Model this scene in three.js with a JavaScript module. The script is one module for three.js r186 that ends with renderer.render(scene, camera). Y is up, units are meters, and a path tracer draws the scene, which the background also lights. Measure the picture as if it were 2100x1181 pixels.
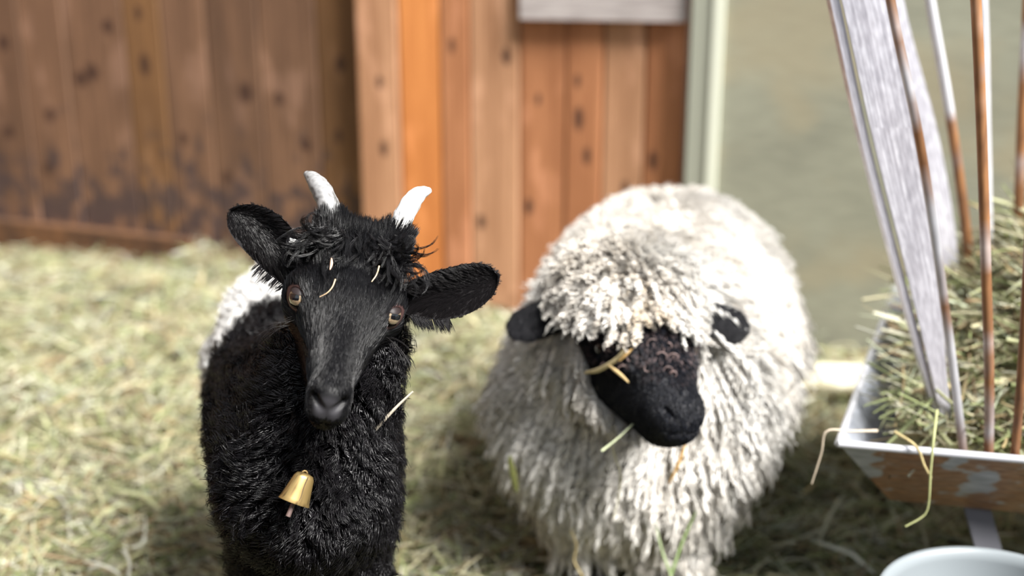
import * as THREE from 'three';
import { mergeGeometries } from 'three/addons/utils/BufferGeometryUtils.js';
import { createNoise3D } from 'simplex-noise';

// ---------------------------------------------------------------- camera, sky, sun, exposure
const scene = new THREE.Scene();
const camera = new THREE.PerspectiveCamera(25.98, 2100 / 1181, 0.05, 100);
camera.position.set(0, 1.0, 0);
camera.rotation.x = -18 * Math.PI / 180;
camera.focus = 1.29;
camera.userData.fStop = 2.05;

const renderer = new THREE.WebGLRenderer();
renderer.toneMapping = THREE.LinearToneMapping;
renderer.toneMappingExposure = 1.14;
renderer.shadowMap.enabled = true;

scene.background = new THREE.Color().setRGB(0.84, 0.92, 1.0);        // even overcast sky
scene.backgroundIntensity = 0.72;

const sun = new THREE.DirectionalLight(new THREE.Color().setRGB(1.0, 0.97, 0.93), 11.5);   // veiled sun, from the open side on the right
sun.position.set(2.9, 5.0, 0.9);
sun.target.position.set(0, 0.2, -1.8);
sun.castShadow = true;
sun.shadow.radius = 45;
sun.shadow.mapSize.set(2048, 2048);
Object.assign(sun.shadow.camera, { left: -4, right: 4, top: 4, bottom: -4, near: 0.5, far: 14 });
scene.add(sun, sun.target);

// ---------------------------------------------------------------- helpers
const V = (x, y, z) => new THREE.Vector3(x, y, z);
const D2R = Math.PI / 180;
const clamp = (x, a = 0, b = 1) => Math.min(b, Math.max(a, x));
const lerp = (a, b, t) => a + (b - a) * t;
const step = (a, b, x) => { const t = clamp((x - a) / (b - a)); return t * t * (3 - 2 * t); };
function seeded(s) { return () => { s = (s + 0x6d2b79f5) | 0; let t = Math.imul(s ^ (s >>> 15), 1 | s); t = (t + Math.imul(t ^ (t >>> 7), 61 | t)) ^ t; return ((t ^ (t >>> 14)) >>> 0) / 4294967296; }; }
const noise = createNoise3D(seeded(11));
const fbm = (x, y, z, o = 3) => { let s = 0, a = 1, n = 0; for (let i = 0; i < o; i++) { s += a * noise(x, y, z); n += a; x *= 2.03; y *= 2.03; z *= 2.03; a *= 0.5; } return s / n; };

const names = new Map();
function numbered(name) { const k = names.get(name) ?? 0; names.set(name, k + 1); return k ? name + '_' + String(k).padStart(3, '0') : name; }
function finish(o, name, parent) { o.name = parent === scene ? numbered(name) : name; o.castShadow = o.receiveShadow = true; parent.add(o); return o; }
function mesh(name, geometry, material, parent = scene) { return finish(new THREE.Mesh(geometry, material), name, parent); }
function thing(name, label, category, [x, y, z] = [0, 0, 0], group) {
  const o = new THREE.Group(); o.name = numbered(name); o.position.set(x, y, z); scene.add(o);
  o.userData = { label, category }; if (group) o.userData.group = group; return o;
}
function tag(o, label, category, group) { Object.assign(o.userData, { label, category }); if (group) o.userData.group = group; return o; }
function structure(o, label, category) { Object.assign(o.userData, { kind: 'structure', label, category }); return o; }
const rgb = (r, g, b) => new THREE.Color().setRGB(r, g, b);
const std = (color, roughness = 0.8, more = {}) => new THREE.MeshPhysicalMaterial({ color, roughness, ...more });

function texture(w, h, fn, srgb = true) {      // fn(u, v) -> [r, g, b] in 0..1 (sRGB when srgb)
  const data = new Uint8Array(w * h * 4);
  for (let j = 0; j < h; j++) for (let i = 0; i < w; i++) {
    const c = fn((i + 0.5) / w, (j + 0.5) / h), o = (j * w + i) * 4;
    data[o] = clamp(c[0]) * 255; data[o + 1] = clamp(c[1]) * 255; data[o + 2] = clamp(c[2]) * 255; data[o + 3] = 255;
  }
  const t = new THREE.DataTexture(data, w, h);
  t.magFilter = THREE.LinearFilter; t.wrapS = t.wrapT = THREE.RepeatWrapping;
  if (srgb) t.colorSpace = THREE.SRGBColorSpace;
  t.needsUpdate = true; return t;
}
const mix3 = (a, b, t) => [lerp(a[0], b[0], t), lerp(a[1], b[1], t), lerp(a[2], b[2], t)];

// distance fields, meshed by surface nets
const smin = (a, b, k) => { const h = Math.max(k - Math.abs(a - b), 0) / k; return Math.min(a, b) - h * h * k * 0.25; };
const smax = (a, b, k) => -smin(-a, -b, k);
function cap(x, y, z, a, b) {                 // tapered capsule; a and b are [x, y, z, r]
  const bx = b[0] - a[0], by = b[1] - a[1], bz = b[2] - a[2], px = x - a[0], py = y - a[1], pz = z - a[2];
  const t = clamp((px * bx + py * by + pz * bz) / (bx * bx + by * by + bz * bz + 1e-12));
  return Math.hypot(px - bx * t, py - by * t, pz - bz * t) - lerp(a[3], b[3], t);
}
function ell(x, y, z, c, r) {
  const px = (x - c[0]) / r[0], py = (y - c[1]) / r[1], pz = (z - c[2]) / r[2], k0 = Math.hypot(px, py, pz), k1 = Math.hypot(px / r[0], py / r[1], pz / r[2]);
  return k1 < 1e-9 ? -Math.min(...r) : k0 * (k0 - 1) / k1;
}
function nets(f, lo, hi, h) {
  const n = [0, 1, 2].map((i) => Math.ceil((hi[i] - lo[i]) / h) + 1), [nx, ny, nz] = n, val = new Float32Array(nx * ny * nz), id = new Int32Array(nx * ny * nz).fill(-1);
  let o = 0;
  for (let k = 0; k < nz; k++) for (let j = 0; j < ny; j++) for (let i = 0; i < nx; i++) val[o++] = f(lo[0] + i * h, lo[1] + j * h, lo[2] + k * h);
  const P = [], I = [], sx = 1, sy = nx, sz = nx * ny, C = [0, sx, sy, sx + sy, sz, sx + sz, sy + sz, sx + sy + sz], E = [[0, 1], [2, 3], [4, 5], [6, 7], [0, 2], [1, 3], [4, 6], [5, 7], [0, 4], [1, 5], [2, 6], [3, 7]];
  for (let k = 0; k < nz - 1; k++) for (let j = 0; j < ny - 1; j++) for (let i = 0; i < nx - 1; i++) {
    const b = i + j * sy + k * sz; let x = 0, y = 0, z = 0, c = 0;
    for (const [p, q] of E) {
      const a = val[b + C[p]], d = val[b + C[q]];
      if (a < 0 === d < 0) continue;
      const t = a / (a - d); c++;
      x += lerp(p & 1, q & 1, t); y += lerp((p >> 1) & 1, (q >> 1) & 1, t); z += lerp(p >> 2, q >> 2, t);
    }
    if (c) { id[b] = P.length / 3; P.push(lo[0] + (i + x / c) * h, lo[1] + (j + y / c) * h, lo[2] + (k + z / c) * h); }
  }
  const quad = (a, b, c, d, flip) => { if (a < 0 || b < 0 || c < 0 || d < 0) return; flip ? I.push(a, c, b, a, d, c) : I.push(a, b, c, a, c, d); };
  for (let k = 1; k < nz - 1; k++) for (let j = 1; j < ny - 1; j++) for (let i = 1; i < nx - 1; i++) {
    const b = i + j * sy + k * sz, s = val[b] < 0;
    if (s !== val[b + sx] < 0) quad(id[b - sy - sz], id[b - sz], id[b], id[b - sy], !s);
    if (s !== val[b + sy] < 0) quad(id[b - sx - sz], id[b - sx], id[b], id[b - sz], !s);
    if (s !== val[b + sz] < 0) quad(id[b - sx - sy], id[b - sy], id[b], id[b - sx], !s);
  }
  const N = new Float32Array(P.length), e = h * 0.5;
  for (let v = 0; v < P.length; v += 3) {
    const [x, y, z] = [P[v], P[v + 1], P[v + 2]];
    let gx = f(x + e, y, z) - f(x - e, y, z), gy = f(x, y + e, z) - f(x, y - e, z), gz = f(x, y, z + e) - f(x, y, z - e); const l = Math.hypot(gx, gy, gz) || 1;
    N[v] = gx / l; N[v + 1] = gy / l; N[v + 2] = gz / l;
  }
  const g = new THREE.BufferGeometry();
  g.setAttribute('position', new THREE.Float32BufferAttribute(P, 3)); g.setAttribute('normal', new THREE.BufferAttribute(N, 3)); g.setIndex(I);
  return g;
}
function paint(g, fn) {                        // vertex colours from position
  const p = g.attributes.position, c = new Float32Array(p.count * 3);
  for (let i = 0; i < p.count; i++) { const k = fn(p.getX(i), p.getY(i), p.getZ(i), i); c[i * 3] = k[0]; c[i * 3 + 1] = k[1]; c[i * 3 + 2] = k[2]; }
  g.setAttribute('color', new THREE.BufferAttribute(c, 3)); return g;
}
// evenly spread points on a geometry: calls fn(p, n) count times
function spread(g, count, rand, fn) {
  const p = g.attributes.position, n = g.attributes.normal, ix = g.index.array, T = ix.length / 3, sum = new Float64Array(T), a = V(), b = V(), c = V(), t = V();
  let s = 0;
  for (let k = 0; k < T; k++) { a.fromBufferAttribute(p, ix[k * 3]); b.fromBufferAttribute(p, ix[k * 3 + 1]); c.fromBufferAttribute(p, ix[k * 3 + 2]); s += t.crossVectors(b.sub(a), c.sub(a)).length(); sum[k] = s; }
  for (let q = 0; q < count; q++) {
    const r = (q + rand()) / count * s; let lo = 0, hi = T - 1;
    while (lo < hi) { const m = (lo + hi) >> 1; sum[m] < r ? lo = m + 1 : hi = m; }
    let u = rand(), v = rand(); if (u + v > 1) { u = 1 - u; v = 1 - v; } const w = 1 - u - v, pos = V(), nor = V();
    [w, u, v].forEach((e, i) => { pos.addScaledVector(t.fromBufferAttribute(p, ix[lo * 3 + i]), e); nor.addScaledVector(t.fromBufferAttribute(n, ix[lo * 3 + i]), e); });
    fn(pos, nor.normalize());
  }
}
// tapered three-sided strand along a list of points
function strand(points, radius, P, N, I, uvless) {
  const base = P.length / 3, m = points.length, t = V(), x = V(), z = V(), ref = V(0.31, 0.17, 0.93).normalize();
  for (let i = 0; i < m; i++) {
    t.subVectors(points[Math.min(i + 1, m - 1)], points[Math.max(i - 1, 0)]).normalize();
    x.crossVectors(ref, t).normalize(); z.crossVectors(t, x);
    const r = radius(i / (m - 1));
    for (let k = 0; k < 3; k++) {
      const c = Math.cos(k * 2.0944), s = Math.sin(k * 2.0944), nx = x.x * c + z.x * s, ny = x.y * c + z.y * s, nz = x.z * c + z.z * s;
      P.push(points[i].x + nx * r, points[i].y + ny * r, points[i].z + nz * r); N.push(nx, ny, nz);
      if (i) { const a = base + (i - 1) * 3 + k, b = base + (i - 1) * 3 + (k + 1) % 3; I.push(a, b, a + 3, b, b + 3, a + 3); }
    }
  }
}
function strands(list) {                        // list of [points, radius function]
  const P = [], N = [], I = [];
  for (const [pts, r] of list) strand(pts, r, P, N, I);
  const g = new THREE.BufferGeometry();
  g.setAttribute('position', new THREE.Float32BufferAttribute(P, 3)); g.setAttribute('normal', new THREE.Float32BufferAttribute(N, 3)); g.setIndex(I);
  return g;
}
// a tuft in the unit box: grows along +y from 0 to 1; x and z are in widths
function tuft({ seed, hairs, seg, waves, amp, radius, spreadAt = 0.5, gather = 0.6, lay = 0, jitter = 0.15 }) {
  const r = seeded(seed), ph = r() * 6.28, out = [];
  for (let h = 0; h < hairs; h++) {
    const an = r() * 6.28, ra = Math.sqrt(r()) * spreadAt, ox = Math.cos(an) * ra, oz = Math.sin(an) * ra, dp = (r() - 0.5) * 1.4, len = 0.7 + r() * 0.3, jx = (r() - 0.5) * jitter * 4, jz = (r() - 0.5) * jitter * 4, pts = [];
    for (let i = 0; i <= seg; i++) {
      const t = i / seg, w = waves * 6.283 * t + ph + dp, env = step(0, 0.35, t) * amp, g = 1 - gather * t;
      pts.push(V(ox * g + Math.sin(w) * env + jx * t * t, t * len, oz * g + Math.cos(w) * env * 0.8 + jz * t * t - lay * t * t));
    }
    out.push([pts, (t) => radius * (1 - 0.85 * t * t) * (0.7 + 0.6 * ((h * 7) % 5) / 5)]);
  }
  return strands(out);
}
const M4 = new THREE.Matrix4();
// copies of tufts: items are {p, y (growth), n (normal), len, wid, c (colour), v (variant)}; the base offset is taken off
function copies(name, variants, material, items, parent, base = V(0, 0, 0)) {
  variants.forEach((g, k) => {
    const mine = items.filter((_, i) => i % variants.length === k);
    const o = new THREE.InstancedMesh(g, material, mine.length), x = V(), y = V(), z = V();
    mine.forEach((it, i) => {
      y.copy(it.y).normalize(); x.crossVectors(y, it.n); if (x.lengthSq() < 1e-6) x.set(1, 0, 0); x.normalize(); z.crossVectors(x, y);
      M4.makeBasis(x.multiplyScalar(it.wid), y.multiplyScalar(it.len), z.multiplyScalar(it.wid)); M4.setPosition(it.p.x - base.x, it.p.y - base.y, it.p.z - base.z);
      o.setMatrixAt(i, M4); o.setColorAt(i, it.c);
    });
    finish(o, name, parent); o.userData.kind = 'stuff';
  });
}
// box given by eight corners: four of the front face (ccw), and a thickness vector
function slab(a, b, c, d, thick, size) {
  const F = [a, b, c, d].map((p) => V(...p)), B = F.map((p) => p.clone().add(V(...thick))), P = [], U = [], I = [];
  const w = F[0].distanceTo(F[1]), h = F[0].distanceTo(F[3]);
  const face = (q, uw, uh) => { const o = P.length / 3; q.forEach((p) => P.push(p.x, p.y, p.z)); U.push(0, 0, uw, 0, uw, uh, 0, uh); I.push(o, o + 1, o + 2, o, o + 2, o + 3); };
  face(F, w, h); face([B[1], B[0], B[3], B[2]], w, h);
  for (let i = 0; i < 4; i++) { const j = (i + 1) % 4; face([F[j], F[i], B[i], B[j]], F[i].distanceTo(F[j]), 0.02); }
  const g = new THREE.BufferGeometry();
  g.setAttribute('position', new THREE.Float32BufferAttribute(P, 3)); g.setAttribute('uv', new THREE.Float32BufferAttribute(U, 2)); g.setIndex(I); g.computeVertexNormals();
  return g;
}
const tube = (pts, r, seg = 24, sides = 8) => new THREE.TubeGeometry(new THREE.CatmullRomCurve3(pts.map((p) => V(...p))), seg, r, sides);

// ---------------------------------------------------------------- the barn: floor, walls
const ground = (x, z) => -0.035 - 0.03 * step(-0.4, -1.6, x) + 0.02 * fbm(x * 2.2, 3, z * 2.2, 2) + 0.012 * noise(x * 7, 1, z * 7);
{
  const g = new THREE.PlaneGeometry(7, 6.5, 220, 220); g.rotateX(-Math.PI / 2); g.translate(0, 0, -1.5);
  const p = g.attributes.position; for (let i = 0; i < p.count; i++) p.setY(i, ground(p.getX(i), p.getZ(i)));
  g.computeVertexNormals();
  const t = texture(512, 512, (u, v) => {
    const a = Math.cos(u * 6.283), b = Math.sin(u * 6.283), c = v * 6.283, s = fbm(a * 3 + 7, b * 3, Math.sin(c) * 3 + Math.cos(c) * 2, 4) * 0.5 + 0.5;
    return mix3([0.12, 0.1, 0.06], [0.36, 0.33, 0.2], s);
  });
  t.repeat.set(9, 9);
  const o = mesh('floor', g, std(0xffffff, 0.95, { map: t }));
  structure(o, 'trodden earth and chaff floor under the hay', 'floor');
}
// wall frame: s runs along the wall to the right, h is height, out comes towards the pen
const WA = 20 * D2R, wallPoint = (s, h, out) => [s * Math.cos(WA) - out * Math.sin(WA), h, -3.04 + s * Math.sin(WA) + out * Math.cos(WA)];
function woodTexture(seed, dark, light, knots, stain) {
  const r = seeded(seed), o = r() * 50, W = 96, H = 768;
  return texture(W, H, (u, v) => {
    const x = u * 0.12, y = v * 1.2; let bend = 0, k = 0;
    for (const [ku, kh, kr] of knots) {
      const dx = (u - ku) * 0.12, dy = (y - kh) * 0.55, d = Math.hypot(dx, dy) / kr;
      bend += (dx < 0 ? -1 : 1) * 0.006 * Math.exp(-d * d * 0.5); k = Math.max(k, step(1.25, 0.5, d));
    }
    const gx = x + bend, grain = 0.5 + 0.5 * Math.sin((gx * 330 + 2.2 * fbm(gx * 12 + o, y * 0.9, o, 2)) * 1.3), fine = fbm(gx * 520 + o, y * 7, 1, 2) * 0.5 + 0.5, broad = fbm(x * 14 + o, y * 1.6, o + 4, 3) * 0.5 + 0.5;
    let c = mix3(dark, light, clamp(0.16 + 0.32 * broad + 0.3 * grain * broad + 0.3 * fine));
    const patch = step(0.15, 0.6, fbm(x * 9 + o * 2, y * 3, o + 9, 3)); c = mix3(c, [c[0] * 1.05 + 0.12, c[1] * 1.05 + 0.11, c[2] * 1.05 + 0.12], patch * 0.6);
    if (stain) { const s = step(-0.05, 0.45, fbm(x * 16 + o, y * 9, o, 3) + 0.55 * step(0.3, 0.08, y) - 0.25) * step(0.45, 0.25, y); c = mix3(c, [0.23, 0.18, 0.18], s * 0.8 * stain); }
    return mix3(c, [0.17, 0.09, 0.06], k * 0.7);
  });
}
function plankWall(name, label, edges, out, tones, knotList, stain, top, seed) {
  const g = new THREE.Group(); finish(g, name, scene); structure(g, label, 'wall');
  const r = seeded(seed);
  for (let i = 0; i + 1 < edges.length; i++) {
    const a = edges[i] + 0.002, b = edges[i + 1] - 0.002, th = 0.026, bev = 0.004, jog = (r() - 0.5) * 0.004;
    const sh = new THREE.Shape(); sh.moveTo(a, 0); sh.lineTo(a, th - bev); sh.lineTo(a + bev, th); sh.lineTo(b - bev, th); sh.lineTo(b, th - bev); sh.lineTo(b, 0); sh.closePath();
    const geo = new THREE.ExtrudeGeometry(sh, { depth: top + 0.12, bevelEnabled: false });          // x = along the wall, y = out, z = up
    const p = geo.attributes.position, uv = geo.attributes.uv;
    for (let k = 0; k < p.count; k++) {
      const s = p.getX(k), o = p.getY(k), h = p.getZ(k) - 0.12; p.setXYZ(k, ...wallPoint(s, h, out - th + o + jog)); uv.setXY(k, (s - a) / (b - a), h / 1.2);
    }
    geo.computeVertexNormals();
    const [dark, light] = tones[i % tones.length];
    mesh('plank', geo, std(0xffffff, 0.72, { map: woodTexture(seed + i * 13, dark, light, knotList[i] ?? [], stain) }), g);
  }
  const w = edges[edges.length - 1] - edges[0], back = slab(wallPoint(edges[0], -0.12, out - 0.03), wallPoint(edges[edges.length - 1], -0.12, out - 0.03), wallPoint(edges[edges.length - 1], top, out - 0.03), wallPoint(edges[0], top, out - 0.03), [Math.sin(WA) * 0.04, 0, -Math.cos(WA) * 0.04]);
  mesh('backing', back, std(0x1c120b, 0.95), g);
  return g;
}
const brown = [[0.25, 0.17, 0.115], [0.56, 0.42, 0.32]], brown2 = [[0.22, 0.15, 0.105], [0.5, 0.37, 0.275]], amber = [[0.27, 0.18, 0.1], [0.54, 0.39, 0.24]];
plankWall('wall_left', 'weathered brown board wall with dark knots behind the goat', [-2.5, -2.3, -2.1, -1.91, -1.72, -1.52, -1.366, -1.164, -1.042, -0.899, -0.737, -0.566, -0.43], -0.06,
  [brown2, brown2, brown2, brown, brown2, brown, brown, amber, brown, brown2, brown, amber],
  [[], [], [], [[0.5, 0.6, 0.015]], [[0.3, 0.55, 0.012], [0.7, 0.56, 0.013], [0.6, 0.3, 0.012]], [[0.5, 0.36, 0.014], [0.3, 0.2, 0.013]], [[0.4, 0.49, 0.015], [0.75, 0.62, 0.012], [0.2, 0.47, 0.014]], [[0.5, 0.52, 0.019], [0.45, 0.66, 0.012]], [[0.3, 0.32, 0.012]], [[0.7, 0.46, 0.017], [0.2, 0.22, 0.012]], [[0.3, 0.45, 0.011], [0.75, 0.33, 0.012]], [[0.5, 0.55, 0.013], [0.4, 0.36, 0.011]]], 1, 2.3, 100);
const tan = [[0.47, 0.31, 0.2], [0.82, 0.64, 0.5]], orange = [[0.6, 0.33, 0.14], [0.89, 0.6, 0.34]], rust = [[0.46, 0.27, 0.15], [0.77, 0.54, 0.38]];
plankWall('wall_back', 'tan and orange board wall section between the brown wall and the green panel', [-0.42, -0.303, -0.189, -0.11, 0.019, 0.138, 0.23, 0.331, 0.428], 0,
  [tan, orange, rust, tan, rust, rust, tan, rust],
  [[[0.55, 0.52, 0.01], [0.6, 0.35, 0.012]], [], [[0.4, 0.62, 0.012]], [[0.75, 0.6, 0.012], [0.2, 0.18, 0.011]], [[0.2, 0.23, 0.012], [0.4, 0.5, 0.008]], [[0.35, 0.46, 0.017], [0.3, 0.55, 0.01], [0.6, 0.37, 0.013]], [[0.6, 0.3, 0.01]], [[0.25, 0.37, 0.014]]], 0, 2.3, 300);
// plywood panel with its edge battens
{
  const g = new THREE.Group(); finish(g, 'wall_right', scene); structure(g, 'grey green plywood panel wall behind the sheep and the feeder', 'wall');
  const ply = texture(512, 512, (u, v) => {
    const broad = fbm(u * 2.5, v * 5, 21, 4) * 0.5 + 0.5, fine = fbm(u * 14, v * 110, 5, 2) * 0.5 + 0.5, warm = step(-0.1, 0.5, fbm(u * 3 + 5, v * 4, 40, 3));
    return mix3(mix3([0.44, 0.44, 0.385], [0.63, 0.63, 0.555], 0.6 * broad + 0.4 * fine), [0.6, 0.55, 0.44], warm * 0.5);
  });
  ply.repeat.set(0.8, 0.8);
  const n = [Math.sin(WA), 0, -Math.cos(WA)], q = (s0, s1, out, th) => slab(wallPoint(s0, -0.12, out), wallPoint(s1, -0.12, out), wallPoint(s1, 2.3, out), wallPoint(s0, 2.3, out), n.map((c) => c * th));
  mesh('panel', q(0.505, 1.7, 0.045, 0.018), std(0xffffff, 0.75, { map: ply }), g);
  mesh('batten', q(0.446, 0.494, 0.05, 0.05), std(rgb(0.3, 0.31, 0.25), 0.7), g);
  mesh('edge_strip', q(0.495, 0.519, 0.056, 0.02), std(rgb(0.62, 0.64, 0.53), 0.6), g);
  mesh('panel', q(1.704, 2.9, 0.045, 0.018), std(0xffffff, 0.75, { map: ply }), g);
}
// weathered board across the top of the tan wall, sill timber along the foot of the brown wall
{
  const n = [Math.sin(WA) * 0.03, 0, -Math.cos(WA) * 0.03];
  const grey = texture(256, 64, (u, v) => mix3([0.5, 0.47, 0.46], [0.78, 0.75, 0.74], fbm(u * 4, v * 26, 3, 3) * 0.5 + 0.5)); grey.repeat.set(1.6, 5);
  const o = mesh('weathered_board', slab(wallPoint(0.03, 0.692, 0.03), wallPoint(0.424, 0.7, 0.03), wallPoint(0.424, 0.88, 0.03), wallPoint(0.03, 0.872, 0.03), n), std(0xffffff, 0.8, { map: grey }));
  tag(o, 'pale grey weathered board nailed across the tan planks', 'board');
  const t = texture(256, 32, (u, v) => mix3([0.19, 0.125, 0.08], [0.46, 0.31, 0.18], fbm(u * 14, v * 5, 8, 3) * 0.5 + 0.5));
  const b = mesh('baseboard_left', slab(wallPoint(-2.2, -0.09, -0.02), wallPoint(-1.0, -0.09, -0.02), wallPoint(-0.98, 0.035, -0.02), wallPoint(-2.2, 0.035, -0.02), n.map((c) => c * 1.3)), std(0xffffff, 0.8, { map: t }));
  structure(b, 'brown sill timber along the foot of the left wall', 'baseboard');
}

// side of the barn to the left and the boards the visitor leans over, both outside the picture
{
  const wood = woodTexture(900, [0.28, 0.18, 0.12], [0.5, 0.36, 0.25], [[0.4, 0.5, 0.015], [0.6, 0.9, 0.014]], 0), m = std(0xffffff, 0.8, { map: wood });
  const board = (a, b, y0, y1, out) => slab([a[0], y0, a[1]], [b[0], y0, b[1]], [b[0], y1, b[1]], [a[0], y1, a[1]], out);
  const g = new THREE.Group(); finish(g, 'wall_side', scene); structure(g, 'board wall closing the pen on the left', 'wall');
  for (let i = 0; i < 24; i++) { const z = -3.9 + i * 0.2; mesh('plank', board([-2.2, z], [-2.2, z + 0.196], -0.1, 2.6, [-0.03, 0, 0]), m, g); }
  const f = new THREE.Group(); finish(f, 'wall_low', scene); structure(f, 'low board partition that the visitor leans over', 'wall');
  for (let i = 0; i < 4; i++) mesh('board', board([-2.2, -0.42], [1.3, -0.42], -0.06 + i * 0.19, 0.125 + i * 0.19, [0, 0, 0.025]), m, f);
}

// ---------------------------------------------------------------- hay
function blade(seed, seg, flat) {               // lies along x from -0.5 to 0.5; y and z in widths
  const r = seeded(seed), P = [], I = [], bend = (r() - 0.5) * 14, up = (r() - 0.3) * 10, kink = r() < 0.5 ? 0.3 + r() * 0.4 : -1, kz = (r() - 0.5) * 26, ky = (r() - 0.2) * 12, tw = (r() - 0.5) * 3, n = flat ? 3 : 5;
  for (let i = 0; i <= seg; i++) {
    const t = i / seg, k = kink > 0 ? Math.max(0, t - kink) : 0, w = flat ? Math.sin(Math.PI * clamp(t * 0.9 + 0.1)) * 0.9 + 0.1 : 1 - 0.4 * t, a0 = tw * t;
    const cy = up * (t - t * t) + ky * k, cz = bend * (t - 0.5) ** 2 + kz * k;
    for (let j = 0; j < n; j++) {
      const a = flat ? 0 : j / n * 6.283, lx = flat ? (j - 1) * 0.5 * w : Math.cos(a) * 0.42 * w, ly = flat ? Math.abs(j - 1) * 0.12 * w : Math.sin(a) * 0.42 * w;
      P.push(t - 0.5, cy + ly * Math.cos(a0) + lx * Math.sin(a0), cz + lx * Math.cos(a0) - ly * Math.sin(a0));
      const m = flat ? 2 : n;
      if (i && j < m) { const b = (i - 1) * n + j, c = (i - 1) * n + (j + 1) % n; I.push(b, c, b + n, c, c + n, b + n); }
    }
  }
  const g = new THREE.BufferGeometry(); g.setAttribute('position', new THREE.Float32BufferAttribute(P, 3)); g.setIndex(I); g.computeVertexNormals(); return g;
}
const hayMaterial = std(0xffffff, 0.62, { name: 'hay' });
const hayColors = [[0.62, 0.57, 0.36], [0.47, 0.48, 0.26], [0.33, 0.38, 0.16], [0.66, 0.64, 0.48], [0.5, 0.39, 0.2], [0.28, 0.19, 0.1], [0.55, 0.6, 0.42], [0.76, 0.76, 0.64]];
const hayWeights = [0.18, 0.2, 0.19, 0.12, 0.09, 0.1, 0.07, 0.05];
function hayColor(r, p) {
  let q = r() * 1, k = 0; const shift = fbm(p.x * 3, 5, p.z * 3, 2) * 0.16; q = clamp(q + shift, 0, 0.999);
  while (k < 7 && q > hayWeights[k]) q -= hayWeights[k++];
  const c = hayColors[k], v = 0.36 + r() * 0.54; return rgb(c[0] * v, c[1] * v, c[2] * v);
}
const blades = [1, 2, 3, 4, 5].map((k) => blade(k * 17, 7, true)).concat([6, 7, 8].map((k) => blade(k * 17, 7, false)));
function hayField(name, label, count, seed, place, size = 1) {
  const g = thing(name, label, 'hay'); g.userData.kind = 'stuff';
  const r = seeded(seed), sets = blades.map(() => []), up = V(0, 1, 0);
  for (let i = 0; i < count; i++) {
    const p = place(r); if (!p) continue;
    const yaw = r() * 6.283, tilt = (r() - 0.5) * (p.w ?? 0.7), roll = r() * 6.283, q = new THREE.Quaternion().setFromEuler(new THREE.Euler(0, yaw, tilt, 'YXZ')).multiply(new THREE.Quaternion().setFromAxisAngle(V(1, 0, 0), (r() - 0.5) * 2.2));
    if (p.n) q.premultiply(new THREE.Quaternion().setFromUnitVectors(up, p.n));
    const len = (0.035 + 0.12 * r() * r() + 0.02 * r()) * size, wid = (0.0022 + 0.0055 * r() ** 3) * Math.sqrt(size);
    sets[i % blades.length].push([new THREE.Matrix4().compose(p.p, q, V(len, wid, wid)), hayColor(r, p.p)]);
  }
  sets.forEach((list, k) => {
    const o = new THREE.InstancedMesh(blades[k], hayMaterial, list.length);
    list.forEach(([m, c], i) => { o.setMatrixAt(i, m); o.setColorAt(i, c); });
    finish(o, 'hay_blades', g); o.userData.kind = 'stuff';
  });
  return g;
}
hayField('hay_bedding', 'loose yellow green hay bedding spread over the pen floor', 88000, 5, (r) => {
  const d = -(0.9 + 2.7 * Math.pow(r(), 0.8)), x = (r() * 2 - 1) * (0.85 + 0.5 * -d); if (x < -2.15) return null;
  const wallZ = -3.04 + (x + 0.06) * Math.tan(WA); if (d < wallZ + (x < -0.4 ? -0.02 : 0.07)) return null;
  return { p: V(x, ground(x, d) + r() * r() * (0.045 + 0.03 * noise(x * 5, 2, d * 5)), d), w: 1.0 };
});
// heap along the wall between the goat and the sill
hayField('hay_drift', 'hay drift heaped against the foot of the brown wall', 2500, 6, (r) => {
  const s = -1.0 + 0.45 * r(), out = 0.02 + 0.25 * r(), b = wallPoint(s, 0, out), h = 0.1 * Math.exp(-(((s + 0.86) / 0.12) ** 2)) * step(0.28, 0.0, out);
  return { p: V(b[0], ground(b[0], b[2]) + h * r() + 0.01, b[2]), w: 1.4 };
});

// one stalk or leaf of its own
function straw(pts, r, color, label, flat) {
  const base = V(...pts[0]), g = tube(pts.map((p) => [p[0] - base.x, p[1] - base.y, p[2] - base.z]), r, 24, 8), p = g.attributes.position, n = g.parameters.path;
  for (let i = 0; i <= 24; i++) { const c = n.getPointAt(i / 24), k = flat ? 0.25 + 0.9 * Math.sin(Math.PI * (0.1 + 0.85 * i / 24)) : 1 - 0.45 * i / 24; for (let j = 0; j <= 8; j++) { const q = i * 9 + j; p.setXYZ(q, lerp(c.x, p.getX(q), k), lerp(c.y, p.getY(q), k), c.z + (p.getZ(q) - c.z) * k * (flat ? 0.35 : 1)); } }
  g.computeVertexNormals(); paint(g, (x, y, z) => mix3(color, color.map((q) => q * 0.6), fbm(x * 90, y * 90, z * 90 + r * 9999, 2) * 0.5 + 0.3));
  const o = mesh('straw', g, std(0xffffff, 0.6, { vertexColors: true })); o.position.copy(base); return tag(o, label, 'straw', 'single stalks of straw');
}
straw([[-0.145, 0.452, -1.2], [-0.121, 0.479, -1.2], [-0.103, 0.497, -1.2]], 0.0021, [0.7, 0.62, 0.5], 'pale straw stalk sticking out of the neck wool of the goat');
straw([[0.134, 0.284, -1.52], [0.139, 0.265, -1.52], [0.146, 0.243, -1.525], [0.145, 0.203, -1.53], [0.139, 0.171, -1.53]], 0.0014, [0.7, 0.66, 0.45], 'long pale stalk hanging down the chest of the sheep');
straw([[0.233, 0.288, -1.525], [0.223, 0.248, -1.53], [0.214, 0.222, -1.535]], 0.0022, [0.62, 0.36, 0.1], 'orange brown leaf on the chest wool of the sheep', true);
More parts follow.
